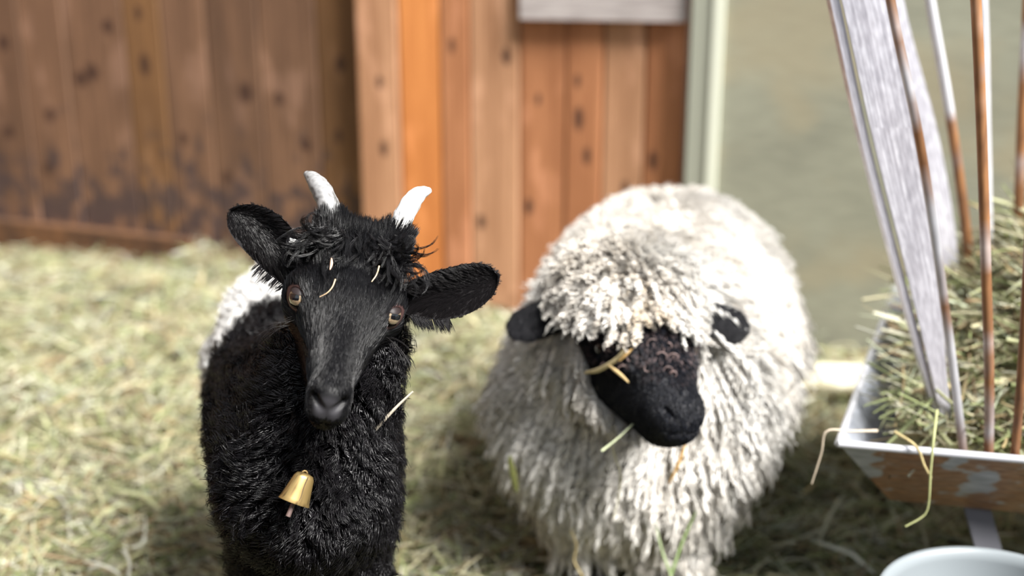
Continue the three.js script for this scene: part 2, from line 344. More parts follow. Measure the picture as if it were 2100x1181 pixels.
straw([[0.115, 0.308, -1.455], [0.137, 0.325, -1.46], [0.162, 0.346, -1.47]], 0.0019, [0.55, 0.6, 0.38], 'pale green stalk sticking out of the mouth of the sheep');
straw([[0.212, 0.0, -1.56], [0.225, 0.06, -1.56], [0.24, 0.118, -1.56], [0.257, 0.166, -1.56]], 0.0019, [0.28, 0.4, 0.14], 'tall green blade leaning right in front of the sheep', true);
straw([[0.238, -0.005, -1.555], [0.225, 0.065, -1.555], [0.211, 0.106, -1.555], [0.199, 0.155, -1.555]], 0.0016, [0.42, 0.52, 0.28], 'green blade leaning left in front of the sheep', true);
straw([[0.115, -0.01, -1.58], [0.102, 0.048, -1.58], [0.089, 0.076, -1.58], [0.092, 0.099, -1.58], [0.084, 0.127, -1.575]], 0.0018, [0.5, 0.4, 0.2], 'curled brown stalk below the chest wool of the sheep');
straw([[0.007, 0.175, -1.6], [0.001, 0.206, -1.6], [-0.002, 0.222, -1.6], [-0.003, 0.232, -1.6]], 0.0045, [0.16, 0.17, 0.05], 'dark green sprig on the left flank of the sheep', true);
straw([[0.46, 0.343, -1.44], [0.424, 0.347, -1.43], [0.392, 0.349, -1.425], [0.388, 0.32, -1.425], [0.379, 0.277, -1.425]], 0.0019, [0.5, 0.42, 0.32], 'bent pale straw hanging over the corner of the feeder');
straw([[0.525, 0.38, -1.42], [0.512, 0.356, -1.385], [0.51, 0.321, -1.378], [0.511, 0.262, -1.378], [0.505, 0.254, -1.378], [0.487, 0.242, -1.378]], 0.0019, [0.38, 0.4, 0.18], 'long green stalk hanging down the front of the feeder');
straw([[0.479, 0.346, -1.43], [0.498, 0.339, -1.4], [0.508, 0.317, -1.395], [0.518, 0.3, -1.395]], 0.0022, [0.55, 0.45, 0.22], 'short curved stalk over the rim of the feeder');

// ---------------------------------------------------------------- hay feeder
const galv = (seed, rust) => texture(512, 256, (u, v) => {
  const sp = fbm(u * 22 + seed, v * 11, seed, 3) * 0.5 + 0.5; let c = mix3([0.58, 0.6, 0.64], [0.8, 0.82, 0.86], sp);
  const m = 0.7 * fbm(u * 26 + seed, v * 4.6, 3, 4) + 0.6 * rust(u, v), k = step(-0.05, 0.3, m);
  const rc = mix3([0.4, 0.25, 0.15], [0.76, 0.56, 0.4], fbm(u * 40, v * 22, 9, 3) * 0.5 + 0.5); return mix3(c, rc, k * (0.6 + 0.4 * sp));
});
{
  const base = [0.9, 0, -1.7], L = (p) => [p[0] - base[0], p[1] - base[1], p[2] - base[2]];
  const f = thing('hay_feeder', 'rusty galvanised metal hay feeder with flared bars and a sloped trough', 'feeder', base);
  const ux = Math.cos(12 * D2R), uz = Math.sin(12 * D2R), T = 0.33, Bt = 0.21;
  const FL = [0.41, T, -1.43], FR = [0.41 + 1.05 * ux, T, -1.43 + 1.05 * uz], BL = [0.665, T, -2.063], BR = [BL[0] + 1.0 * ux, T, BL[2] + 1.0 * uz];
  const fl = [0.508, Bt, -1.509], fr = [FR[0] - 0.08, Bt, FR[2] - 0.11], bl = [0.7, Bt, -1.95], br = [BR[0] - 0.09, Bt, BR[2] + 0.1];
  const metal = (m) => std(0xffffff, 0.42, { map: m, metalness: 0.35 });
  const front = galv(2, (u, v) => 1.5 * step(0.045, 0.075, u + 0.02 * noise(u * 30, v * 4, 6)) - 0.7 - 2.2 * Math.exp(-(((u - 0.185) / 0.016) ** 2) - (((v - 0.5) / 0.26) ** 2)) - 1.2 * Math.exp(-(((u - 0.14) / 0.014) ** 2) - (((v - 0.8) / 0.2) ** 2)));
  const gFront = slab(L(fl), L(fr), L(FR), L(FL), [0, 0.002, -0.003]); { const uv = gFront.attributes.uv; for (let i = 0; i < 4; i++) uv.setXY(i, [0.1, 0.95, 1, 0][i], [0, 0, 1, 1][i]); }
  mesh('front_panel', gFront, metal(front), f);
  const plain = galv(5, () => -0.7), spotty = galv(8, () => -0.15);
  mesh('end_panel', slab(L(bl), L(fl), L(FL), L(BL), [0.003, 0.002, 0]), metal(plain), f);
  mesh('end_panel', slab(L(fr), L(br), L(BR), L(FR), [-0.003, 0.002, 0]), metal(spotty), f);
  mesh('back_panel', slab(L(br), L(bl), L(BL), L(BR), [0, 0.002, 0.003]), metal(spotty), f);
  mesh('bottom_panel', slab(L(fl), L(fr), L(br), L(bl), [0, 0.003, 0]), metal(spotty), f);
  const rim = (a, b) => new THREE.CylinderGeometry(0.005, 0.005, V(...a).distanceTo(V(...b)), 8).applyQuaternion(new THREE.Quaternion().setFromUnitVectors(V(0, 1, 0), V(...b).sub(V(...a)).normalize())).translate((a[0] + b[0]) / 2, (a[1] + b[1]) / 2, (a[2] + b[2]) / 2);
  for (const [a, b] of [[FL, FR], [FL, BL], [BL, BR], [FR, BR]]) mesh('rim', rim(L(a), L(b)), std(rgb(0.66, 0.67, 0.72), 0.35, { metalness: 0.4 }), f);
  // legs: splayed flat irons
  const darkIron = std(rgb(0.13, 0.13, 0.15), 0.5, { metalness: 0.3 });
  for (const [x, z, dx, dz] of [[0.6, -1.5, 0.07, 0.13], [0.75, -1.95, -0.03, -0.12], [1.32, -1.33, -0.06, 0.12], [1.5, -1.78, 0.04, -0.12]]) {
    mesh('leg', slab(L([x + dx, -0.05, z + dz]), L([x + dx + 0.035, -0.05, z + dz]), L([x + 0.035, Bt + 0.01, z]), L([x, Bt + 0.01, z]), [0, 0, -0.008]), darkIron, f);
  }
  // bars and end plates of the flared rack
  const rusty = (g, seed, amount) => paint(g, (x, y, z) => { const m = step(-0.2, 0.35, fbm(seed + x * 5, y * 7 + seed, z * 5, 3) + amount(y)), t = fbm(x * 60, y * 60, z * 60, 2) * 0.5 + 0.5; return mix3(mix3([0.45, 0.45, 0.48], [0.66, 0.66, 0.7], t), mix3([0.07, 0.03, 0.02], [0.42, 0.2, 0.08], t * 0.7 + 0.3 * step(0.3, 0.9, y)), m); });
  const barMat = std(0xffffff, 0.5, { vertexColors: true, metalness: 0.25 });
  const bar = (pts, r, seed, amount) => mesh('bar', rusty(tube(pts.map(L), r, 40, 10), seed, amount), barMat, f);
  bar([[0.398, 1.004, -1.45], [0.43, 0.873, -1.45], [0.478, 0.716, -1.45], [0.521, 0.548, -1.45], [0.551, 0.42, -1.45], [0.58, 0.29, -1.45]], 0.0055, 1, (y) => 0.1);
  bar([[0.486, 1.004, -1.4], [0.509, 0.877, -1.4], [0.533, 0.726, -1.4], [0.557, 0.563, -1.4], [0.575, 0.44, -1.4], [0.592, 0.325, -1.41]], 0.006, 2, (y) => 0.35);
  bar([[0.573, 1.004, -1.39], [0.577, 0.878, -1.39], [0.588, 0.728, -1.39], [0.601, 0.567, -1.39], [0.61, 0.444, -1.39], [0.621, 0.325, -1.402]], 0.0055, 3, (y) => 0.6);
  bar([[0.66, 1.004, -1.38], [0.66, 0.728, -1.38], [0.66, 0.44, -1.38], [0.66, 0.325, -1.395]], 0.0055, 4, (y) => 0.5);
  bar([[0.563, 1.006, -1.85], [0.606, 0.838, -1.85], [0.656, 0.66, -1.85], [0.702, 0.47, -1.85], [0.745, 0.23, -1.85]], 0.0075, 5, (y) => lerp(0.7, -0.5, step(0.5, 0.8, y)));
  bar([[0.655, 1.006, -1.86], [0.685, 0.838, -1.86], [0.71, 0.66, -1.86], [0.736, 0.47, -1.86], [0.765, 0.23, -1.86]], 0.008, 6, (y) => -0.9);
  bar([[0.735, 1.006, -1.85], [0.748, 0.838, -1.85], [0.762, 0.66, -1.85], [0.778, 0.47, -1.85], [0.79, 0.23, -1.85]], 0.0075, 7, (y) => 0.4);
  for (let k = 0; k < 5; k++) { const x = 0.75 + k * 0.1, z = -1.372 + k * 0.02; bar([[x, 1.004, z], [x, 0.7, z], [x, 0.45, z], [x, 0.325, z - 0.012]], 0.0055, 20 + k, () => 0.5); bar([[x + 0.12, 1.008, z - 0.47], [x + 0.13, 0.6, z - 0.48], [x + 0.14, 0.25, z - 0.48]], 0.0075, 40 + k, () => 0.2); }
  const stripGeo = (rows, th) => {
    const N = 40, Lc = new THREE.CatmullRomCurve3(rows.map((q) => V(...L(q[0])))), Rc = new THREE.CatmullRomCurve3(rows.map((q) => V(...L(q[1])))), P = [], U = [], I = [];
    for (let i = 0; i <= N; i++) { const a = Lc.getPoint(i / N), b = Rc.getPoint(i / N); for (const [p, dz, u] of [[a, 0, 0], [b, 0, 1], [b, -th, 1], [a, -th, 0]]) { P.push(p.x, p.y, p.z + dz); U.push(u * 0.1, p.y); } if (i) for (let k = 0; k < 4; k++) { const o = (i - 1) * 4, m = (k + 1) % 4; I.push(o + k, o + k + 4, o + m, o + m, o + k + 4, o + m + 4); } }
    const e = N * 4; I.push(0, 1, 2, 0, 2, 3, e, e + 2, e + 1, e, e + 3, e + 2);
    let g = new THREE.BufferGeometry(); g.setAttribute('position', new THREE.Float32BufferAttribute(P, 3)); g.setAttribute('uv', new THREE.Float32BufferAttribute(U, 2)); g.setIndex(I); g = g.toNonIndexed(); g.computeVertexNormals(); return g;
  };
  const brushed = texture(128, 512, (u, v) => mix3([0.58, 0.57, 0.61], [0.97, 0.97, 1.0], clamp(0.5 + 0.35 * fbm(u * 20, v * 3, 2, 2) + 0.3 * fbm(u * 6, v * 26, 7, 3)))); brushed.repeat.set(10, 1.4);
  const plateMat = std(0xffffff, 0.4, { map: brushed, metalness: 0.3 });
  mesh('end_plate', stripGeo([[[0.346, 1.005, -1.515], [0.402, 1.005, -1.515]], [[0.392, 0.867, -1.515], [0.447, 0.867, -1.515]], [[0.443, 0.703, -1.515], [0.494, 0.703, -1.515]], [[0.502, 0.528, -1.515], [0.544, 0.528, -1.515]], [[0.546, 0.394, -1.515], [0.567, 0.394, -1.515]], [[0.58, 0.285, -1.515], [0.59, 0.285, -1.515]]], 0.004), plateMat, f);
  mesh('end_plate', stripGeo([[[0.491, 1.006, -1.85], [0.53, 1.006, -1.85]], [[0.53, 0.838, -1.85], [0.568, 0.838, -1.85]], [[0.588, 0.638, -1.85], [0.64, 0.638, -1.85]], [[0.629, 0.49, -1.85], [0.681, 0.49, -1.85]], [[0.654, 0.391, -1.85], [0.698, 0.391, -1.85]], [[0.7, 0.23, -1.85], [0.72, 0.23, -1.85]]], 0.004), plateMat, f);
  mesh('flange', stripGeo([[[0.336, 1.005, -1.52], [0.345, 1.005, -1.52]], [[0.379, 0.867, -1.52], [0.39, 0.867, -1.52]], [[0.429, 0.702, -1.52], [0.439, 0.702, -1.52]], [[0.49, 0.526, -1.52], [0.499, 0.526, -1.52]], [[0.538, 0.392, -1.52], [0.546, 0.392, -1.52]], [[0.577, 0.28, -1.52], [0.583, 0.28, -1.52]]], 0.022), plateMat, f);
  bar([[0.33, 1.006, -1.53], [0.45, 1.006, -1.43], [0.57, 1.006, -1.39], [0.9, 1.006, -1.32], [1.25, 1.006, -1.25]], 0.008, 8, () => 0);
  bar([[0.47, 1.008, -1.86], [0.65, 1.008, -1.86], [0.9, 1.008, -1.82], [1.3, 1.008, -1.73]], 0.008, 9, () => 0);
}
const heap = (u, w) => 0.32 + 0.05 * w + 0.13 * step(0.15, 0.55, w) * step(-0.02, 0.25, u) + 0.06 * step(0.08, 0.35, u) * step(0.1, 0.4, w) + 0.015 * noise(u * 9, w * 9, 2);
hayField('hay_pile', 'green yellow hay heaped in the metal feeder', 8000, 9, (r) => {
  const u = 0.05 + r() * 0.8, w = 0.115 + 0.79 * r(), x0 = lerp(0.425, 0.67, w), z0 = lerp(-1.44, -2.05, w), x = x0 + u * 0.978, z = z0 + u * 0.208;
  const edge = step(0.0, 0.12, Math.min(u, w * 0.65)); return { p: V(x, heap(u, w) + 0.025 * (1 - edge) - r() * r() * 0.04 * edge, z), w: 0.35 + 0.95 * edge };
}, 1.5);
{
  const P = [], I = [], n = 26;
  for (let j = 0; j <= n; j++) for (let i = 0; i <= n; i++) { const u = 0.9 * i / n, w = j / n, e = Math.min(1, 12 * Math.min(w, 1 - w, i / n)); const wi = 0.07 + 0.86 * w, ui = 0.05 + u * 0.9; P.push(lerp(0.425, 0.67, wi) + ui * 0.978, lerp(0.29, heap(ui, wi) - 0.03, clamp(e)), lerp(-1.445, -2.05, wi) + ui * 0.208); }
  for (let j = 0; j < n; j++) for (let i = 0; i < n; i++) { const a = j * (n + 1) + i; I.push(a, a + 1, a + n + 2, a, a + n + 2, a + n + 1); }
  const g = new THREE.BufferGeometry(); g.setAttribute('position', new THREE.Float32BufferAttribute(P, 3)); g.setIndex(I); g.computeVertexNormals();
  const o = mesh('packed_hay', g, std(rgb(0.42, 0.41, 0.22), 0.95), scene.getObjectByName('hay_pile')); o.userData.kind = 'stuff';
}

// ---------------------------------------------------------------- bucket, log
{
  const b = thing('bucket', 'grey plastic bucket with a rolled rim in front of the feeder', 'bucket', [0.565, -0.05, -1.265]);
  const R = 0.132, h = 0.25, prof = [[0, 0.004], [R * 0.78, 0.004], [R * 0.8, 0.012], [R * 0.97, h - 0.02], [R, h - 0.012], [R + 0.006, h - 0.004], [R + 0.003, h + 0.002], [R - 0.004, h], [R - 0.008, h - 0.012], [R * 0.775, 0.018], [0, 0.014]];
  mesh('shell', new THREE.LatheGeometry(prof.map(([x, y]) => new THREE.Vector2(x, y)), 72), std(rgb(0.2, 0.225, 0.24), 0.4), b);
  const w = new THREE.CircleGeometry(R * 0.93, 48); w.rotateX(-Math.PI / 2); w.translate(0, h - 0.06, 0);
  mesh('water', w, std(rgb(0.05, 0.06, 0.07), 0.06), b);
}
{
  const bark = texture(256, 64, (u, v) => mix3([0.66, 0.62, 0.5], [0.95, 0.93, 0.84], fbm(u * 9, Math.sin(v * 6.28) * 2 + 4, Math.cos(v * 6.28) * 2, 4) * 0.6 + 0.6));
  const g = new THREE.CylinderGeometry(0.034, 0.036, 0.8, 28, 20); g.rotateZ(Math.PI / 2);
  const p = g.attributes.position; for (let i = 0; i < p.count; i++) { const x = p.getX(i), k = 1 + 0.05 * noise(x * 9, p.getY(i) * 20, p.getZ(i) * 20); p.setY(i, p.getY(i) * k); p.setZ(i, p.getZ(i) * k + 0.008 * noise(x * 3, 0, 4)); }
  g.computeVertexNormals(); g.rotateY(-8 * D2R);
  const o = mesh('peeled_log', g, std(0xffffff, 0.7, { map: bark })); o.position.set(0.5, 0.012, -2.44);
  tag(o, 'pale peeled log lying in the hay between sheep and feeder', 'log');
}

// ---------------------------------------------------------------- goat
const frame = (at, roll) => new THREE.Matrix4().makeRotationX(-18 * D2R).multiply(new THREE.Matrix4().makeRotationZ(roll * D2R)).setPosition(...at);
const goatBase = V(-0.265, -0.045, -1.42);
{
  const GH = frame([-0.171, 0.588, -1.212], -11.5), IH = GH.clone().invert().elements, A = 20 * D2R, ca = Math.cos(A), sa = Math.sin(A);
  const cy = Math.cos(9 * D2R), sy0 = Math.sin(9 * D2R);                          // the face is turned a little to the right
  const S = (x, y, z) => { const w = y * sa + z * ca; return [x * cy + w * sy0, y * ca - z * sa, -x * sy0 + w * cy]; };   // skull axes (z to the nose) -> head frame
  const toSkull = (hx, hy, hz) => { const x = hx * cy - hz * sy0, w = hx * sy0 + hz * cy; return [x, hy * ca + w * sa, -hy * sa + w * ca]; };
  const W = (x, y, z) => V(x, y, z).applyMatrix4(GH);
  const toHead = (x, y, z) => [IH[0] * x + IH[4] * y + IH[8] * z + IH[12], IH[1] * x + IH[5] * y + IH[9] * z + IH[13], IH[2] * x + IH[6] * y + IH[10] * z + IH[14]];
  function skull(hx, hy, hz) {                 // in the head frame
    const q = toSkull(hx, hy, hz), s = hx < 0 ? -1 : 1, x = Math.abs(q[0]), y = q[1], z = q[2];
    let d = ell(x, y, z, [0, 0.012, -0.045], [0.05, 0.05, 0.06]);
    d = smin(d, ell(x, y, z, [0, 0.04, -0.035], [0.042, 0.03, 0.034]), 0.02);
    d = smin(d, ell(x, y, z, [0, -0.004, -0.002], [0.044, 0.036, 0.05]), 0.02);
    d = smin(d, cap(x, y, z, [0, -0.018, 0.012, 0.04], [0, -0.055, 0.1, 0.0175]), 0.02);
    d = smin(d, cap(x, y, z, [0, 0.014, 0.01, 0.022], [0, -0.036, 0.105, 0.0145]), 0.014);
    d = smin(d, cap(x, y, z, [0.02, -0.045, -0.05, 0.032], [0, -0.08, 0.08, 0.011]), 0.025);
    d = smin(d, ell(x, y, z, [0, -0.055, 0.108], [0.0208, 0.024, 0.022]), 0.012);
    d = smin(d, ell(x, y, z, [0, -0.045, 0.122], [0.0165, 0.013, 0.011]), 0.008);
    d = smin(d, ell(x, y, z, [0.0075, -0.062, 0.119], [0.0115, 0.012, 0.012]), 0.007);
    d = smin(d, ell(x, y, z, [0, -0.079, 0.1], [0.0135, 0.01, 0.017]), 0.008);
    d = smin(d, ell(x, y, z, [0.043, 0.006, -0.002], [0.017, 0.02, 0.022]), 0.012);       // orbit
    d = smin(d, ell(x, y, z, [0.042, -0.012, -0.03], [0.02, 0.03, 0.03]), 0.02);           // cheek bone
    d = smin(d, cap(hx * s, hy, hz, [0.027, 0.04, -0.02, 0.022], [0.031, 0.072, -0.024, 0.016]), 0.012);  // horn core
    d = smax(d, -(Math.hypot(x - 0.0535, y - 0.003, z - 0.0175) - 0.0112), 0.003);             // eye opening
    d = smax(d, -cap(x, y, z, [0.0065, -0.0535, 0.134, 0.0028], [0.0135, -0.0455, 0.126, 0.0038]), 0.004);  // nostril
    d = smax(d, -cap(x, y, z, [0, -0.053, 0.139, 0.0014], [0, -0.072, 0.132, 0.0016]), 0.003);             // cleft of the lip
    d = smax(d, -cap(x, y, z, [0, -0.0735, 0.128, 0.0018], [0.022, -0.07, 0.098, 0.0018]), 0.003);         // mouth
    return d;
  }
  const nb = W(0, -0.02, -0.06), jaw = W(0, -0.075, -0.03);
  const trunk = (x, y, z) => {
    let d = cap(x, y, z, [-0.224, 0.36, -1.235, 0.07], [-0.25, 0.39, -1.36, 0.082]);
    d = smin(d, cap(x, y, z, [-0.25, 0.385, -1.36, 0.08], [-0.28, 0.355, -1.51, 0.09]), 0.05);
    d = smin(d, cap(x, y, z, [-0.28, 0.36, -1.51, 0.088], [-0.308, 0.398, -1.65, 0.082]), 0.05);
    d = smin(d, cap(x, y, z, [-0.228, 0.4, -1.29, 0.07], [nb.x, nb.y, nb.z, 0.05]), 0.05);
    d = smin(d, cap(x, y, z, [-0.222, 0.39, -1.235, 0.062], [jaw.x, jaw.y, jaw.z, 0.032]), 0.05);
    for (const e of [-1, 1]) {
      const q = [-0.232 + e * 0.042, -1.265 + e * 0.008], h = [-0.308 + e * 0.055, -1.66 + e * 0.01];
      d = smin(d, cap(x, y, z, [q[0], 0.32, q[1], 0.042], [q[0], 0.21, q[1] - 0.01, 0.03]), 0.03);
      d = smin(d, cap(x, y, z, [q[0], 0.21, q[1] - 0.01, 0.028], [q[0], 0.13, q[1], 0.019]), 0.015);
      d = smin(d, cap(x, y, z, [q[0], 0.13, q[1], 0.019], [q[0], 0.03, q[1] + 0.004, 0.0135]), 0.01);
      d = smin(d, cap(x, y, z, [q[0], 0.03, q[1] + 0.004, 0.0145], [q[0], -0.02, q[1] + 0.012, 0.02]), 0.01);
      d = smin(d, cap(x, y, z, [h[0], 0.34, h[1], 0.06], [h[0], 0.23, h[1] + 0.035, 0.042]), 0.03);
      d = smin(d, cap(x, y, z, [h[0], 0.23, h[1] + 0.035, 0.04], [h[0], 0.13, h[1] - 0.045, 0.02]), 0.02);
      d = smin(d, cap(x, y, z, [h[0], 0.13, h[1] - 0.045, 0.019], [h[0], 0.03, h[1] - 0.03, 0.014]), 0.01);
      d = smin(d, cap(x, y, z, [h[0], 0.03, h[1] - 0.03, 0.0145], [h[0], -0.02, h[1] - 0.02, 0.02]), 0.01);
    }
    d = smin(d, cap(x, y, z, [-0.325, 0.43, -1.73, 0.02], [-0.33, 0.47, -1.78, 0.014]), 0.03);              // tail
    return d;
  };
  const goat = thing('goat', 'black goat kid with curly coat, short pale horns and a white rump', 'goat', goatBase.toArray());
  const off = (g) => g.translate(-goatBase.x, -goatBase.y, -goatBase.z);
  const trunkGeo = nets(trunk, [-0.52, -0.06, -1.86], [-0.06, 0.6, -1.1], 0.0085);
  const headGeo = nets((x, y, z) => smin(skull(x, y, z), Math.hypot(x, y + 0.035, z + 0.07) - 0.05, 0.02), [-0.085, -0.14, -0.13], [0.085, 0.11, 0.15], 0.0021);
  const white = (x, y, z) => step(-0.02, 0.02, -1.55 - z - 0.25 * (x + 0.3) + 0.025 * noise(x * 14, y * 14, z * 14));
  const headTone = (x, y, z) => {
    const [kx, sy, sz] = toSkull(x, y, z), e = Math.hypot(Math.abs(kx) - 0.054, sy, sz - 0.016), tuft = step(0.013, 0.008, Math.hypot(x + 0.058, y - 0.047));
    let c = [0.006, 0.0058, 0.0065];
    c = mix3(c, [0.075, 0.04, 0.038], step(0.021, 0.013, e));
    c = mix3(c, [0.035, 0.034, 0.038], step(0.018, 0.01, Math.hypot(kx, sy + 0.055, sz - 0.136)));
    return mix3(c, [0.7, 0.7, 0.7], tuft);
  };
  paint(headGeo, headTone);
  paint(trunkGeo, (x, y, z) => y < 0.02 ? [0.02, 0.018, 0.016] : mix3([0.006, 0.0055, 0.0065], [0.55, 0.54, 0.52], white(x, y, z)));
  const headWorld = headGeo.clone().applyMatrix4(GH);
  const bodyGeo = off(mergeGeometries([trunkGeo.clone(), headWorld.clone()]));
  mesh('body', bodyGeo, std(0xffffff, 0.5, { vertexColors: true, specularIntensity: 0.4 }), goat);

  // eyes
  for (const e of [-1, 1]) {
    const g = new THREE.SphereGeometry(0.0113, 64, 48); g.rotateX(Math.PI / 2);                     // pole along +z
    paint(g, (x, y, z) => {
      const r = Math.hypot(x, y) / 0.0113, a = Math.atan2(y, x), st = 0.5 + 0.5 * noise(Math.cos(a) * 6, Math.sin(a) * 6, r * 3);
      if (z < 0) return [0.06, 0.05, 0.045];
      if ((x / 0.0066) ** 4 + (y / 0.0032) ** 4 < 1) return [0.004, 0.005, 0.007];
      return r < 0.72 ? mix3([0.17, 0.115, 0.065], [0.34, 0.26, 0.17], st) : mix3([0.05, 0.035, 0.028], [0.015, 0.01, 0.01], step(0.72, 0.85, r));
    });
    const d = V(...S(e * 0.62, 0.2, 0.76)).normalize(); g.applyQuaternion(new THREE.Quaternion().setFromUnitVectors(V(0, 0, 1), d)); 
    const c = S(e * 0.0462, 0.003, 0.0105), lid = (rise, from, name) => {
      const l = new THREE.SphereGeometry(0.0122, 40, 16, 0, 6.2832, 0, from), up = V(...S(0, rise, 0)).normalize().addScaledVector(d, 0.3).normalize();
      l.applyQuaternion(new THREE.Quaternion().setFromUnitVectors(V(0, 1, 0), up)); l.translate(...c); l.applyMatrix4(GH); off(l); mesh(name, l, std(rgb(0.018, 0.012, 0.012), 0.5, { specularIntensity: 0.5 }), eyeball);
    };
    g.translate(...c); g.applyMatrix4(GH); off(g);
    const eyeball = mesh('eye', g, std(0xffffff, 0.12, { vertexColors: true, clearcoat: 1, clearcoatRoughness: 0.02 }), goat);
    lid(1, 0.8, 'eyelid'); lid(-1, 0.6, 'eyelid');
  }
  // horns
  const horn = (path, radii, seed, tone) => {
    const c = new THREE.CatmullRomCurve3(path.map((p) => V(...p))), n = 60, m = 24, P = [], I = [], col = [], fr = c.computeFrenetFrames(n, false), r = new THREE.CatmullRomCurve3(radii.map((q, i) => V(q, 0, 0)));
    for (let i = 0; i <= n; i++) {
      const t = i / n, p = c.getPointAt(t), R = r.getPoint(t).x;
      for (let j = 0; j < m; j++) {
        const a = j / m * 6.283, nx = V().addScaledVector(fr.normals[i], Math.cos(a)).addScaledVector(fr.binormals[i], Math.sin(a)), rough = 1 + 0.05 * noise(Math.cos(a) * 3 + seed, Math.sin(a) * 3, t * 9) + 0.03 * Math.sin(t * 40 + seed);
        P.push(p.x + nx.x * R * rough, p.y + nx.y * R * rough, p.z + nx.z * R * rough);
        const crack = step(0.3, 0.62, fbm(Math.cos(a) * 5 + seed, Math.sin(a) * 5, t * 3.2, 3)), fleck = fbm(Math.cos(a) * 9, Math.sin(a) * 9 + seed, t * 16, 3) * 0.5 + 0.5;
        col.push(...mix3(mix3(tone[0], tone[1], fleck), tone[2], crack * 0.85));
        if (i) { const b = (i - 1) * m + j, d = (i - 1) * m + (j + 1) % m; I.push(b, d, b + m, d, d + m, b + m); }
      }
    }
    const tip = P.length / 3, e = c.getPoint(1); P.push(e.x, e.y, e.z); col.push(...tone[1]); for (let j = 0; j < m; j++) I.push(n * m + j, n * m + (j + 1) % m, tip);
    const g = new THREE.BufferGeometry(); g.setAttribute('position', new THREE.Float32BufferAttribute(P, 3)); g.setAttribute('color', new THREE.Float32BufferAttribute(col, 3)); g.setIndex(I); g.computeVertexNormals(); g.applyMatrix4(GH); off(g);
    return mesh('horn', g, std(0xffffff, 0.55, { vertexColors: true }), goat);
  };
  const unroll = (x, y, w) => [x * 0.98 - y * 0.199, x * 0.199 + y * 0.98, w];
  const rad = [0.0122, 0.0118, 0.0115, 0.0113, 0.0108, 0.0085, 0.0035];
  horn([unroll(-0.012, 0.064, -0.02), unroll(-0.0135, 0.081, -0.021), unroll(-0.0185, 0.097, -0.024), unroll(-0.024, 0.1105, -0.029), unroll(-0.0315, 0.123, -0.036), unroll(-0.04, 0.133, -0.045), unroll(-0.049, 0.1395, -0.054)], rad, 3, [[0.13, 0.13, 0.13], [0.34, 0.34, 0.34], [0.04, 0.035, 0.03]]).userData.label = 'grey cracked horn';
  horn([unroll(0.044, 0.054, -0.02), unroll(0.048, 0.069, -0.021), unroll(0.0535, 0.083, -0.024), unroll(0.0605, 0.0985, -0.029), unroll(0.0685, 0.112, -0.036), unroll(0.0745, 0.118, -0.043), unroll(0.083, 0.1215, -0.052)], rad.map((q) => q * 0.95), 8, [[0.5, 0.5, 0.5], [0.8, 0.8, 0.79], [0.25, 0.23, 0.2]]).userData.label = 'chalky white horn';

  const blackHair = std(0xffffff, 0.3, { name: 'goat hair', specularIntensity: 0.5 });
  // ears: cupped leaf with thickness
  const rh = seeded(77), straight = [21, 22, 23].map((s) => tuft({ seed: s, hairs: 5, seg: 5, waves: 0.3, amp: 0.15, radius: 0.19, spreadAt: 1, gather: 0.35, lay: 0.9 }));
  for (const e of [-1, 1]) {
    const earHair = [], nu = 30, nv = 20, P = [], I = [], base = V(e * 0.05, 0.016, -0.025), tip = e < 0 ? V(-0.142, 0.071, -0.03) : V(0.147, 0.06, -0.03), ax = tip.clone().sub(base), len = ax.length(); ax.normalize();
    const fwd = V(e * 0.15, -0.05, 1).normalize(), across = V().crossVectors(fwd, ax).normalize();   // across the ear in the view plane
    const at = (u, v, back) => {
      const w = 0.0265 * (u < 0.5 ? lerp(0.5, 1, Math.sin(u * Math.PI)) : Math.sqrt(Math.max(0, 1 - ((u - 0.5) / 0.5) ** 2.6))), cup = 0.02 * (1 - 0.75 * u) * v * v + 0.002 * u;
      return base.clone().addScaledVector(ax, u * len).addScaledVector(across, v * w - 0.006 * Math.sin(u * 3.1)).addScaledVector(fwd, cup - 0.012 * Math.sin(u * 2.4) - back * 0.0035 * Math.sqrt(Math.max(0, 1 - v * v)) - back * 0.0006);
    };
    for (const back of [0, 1]) for (let i = 0; i <= nu; i++) for (let j = 0; j <= nv; j++) { const p = at(i / nu, j / nv * 2 - 1, back); P.push(p.x, p.y, p.z); }
    const row = nv + 1, q = (nu + 1) * row;
    for (let i = 0; i < nu; i++) for (let j = 0; j < nv; j++) { const a = i * row + j; const f1 = [a, a + 1, a + row, a + 1, a + row + 1, a + row], f2 = f1.map((k) => k + q); (e > 0 ? f1.reverse() : f2.reverse()); I.push(...f1, ...f2); }
    for (let i = 0; i < nu; i++) for (const j of [0, nv]) { const a = i * row + j; I.push(a, a + row, a + q, a + row, a + row + q, a + q); }
    let g = new THREE.BufferGeometry(); g.setAttribute('position', new THREE.Float32BufferAttribute(P, 3)); g.setIndex(I); g.computeVertexNormals(); g.applyMatrix4(GH); off(g);
    const ear = mesh('ear', g, std(rgb(0.005, 0.004, 0.0045), 0.7, { specularIntensity: 0.3 }), goat);
    // hair inside the ear and along its rim
    for (let k = 0; k < 2600; k++) {
      const u = rh(), v = rh() * 2 - 1, inner = rh() < 0.6, p = at(u, v, inner ? 0 : 1);
      const dir = inner ? ax.clone().multiplyScalar(0.9 - u * 0.6).addScaledVector(across, -v * 0.55 + (rh() - 0.5) * 0.3).addScaledVector(fwd, 0.12) : ax.clone().addScaledVector(across, v * 0.2).addScaledVector(fwd, -0.1);
      earHair.push({ p: p.applyMatrix4(GH), y: dir.transformDirection(GH), n: fwd.clone().transformDirection(GH), len: inner ? lerp(0.022, 0.005, Math.sqrt(u)) * (0.6 + rh() * 0.7) : 0.003 + rh() * 0.003, wid: 0.0012, c: rgb(0.008, 0.007, 0.0075) });
    }
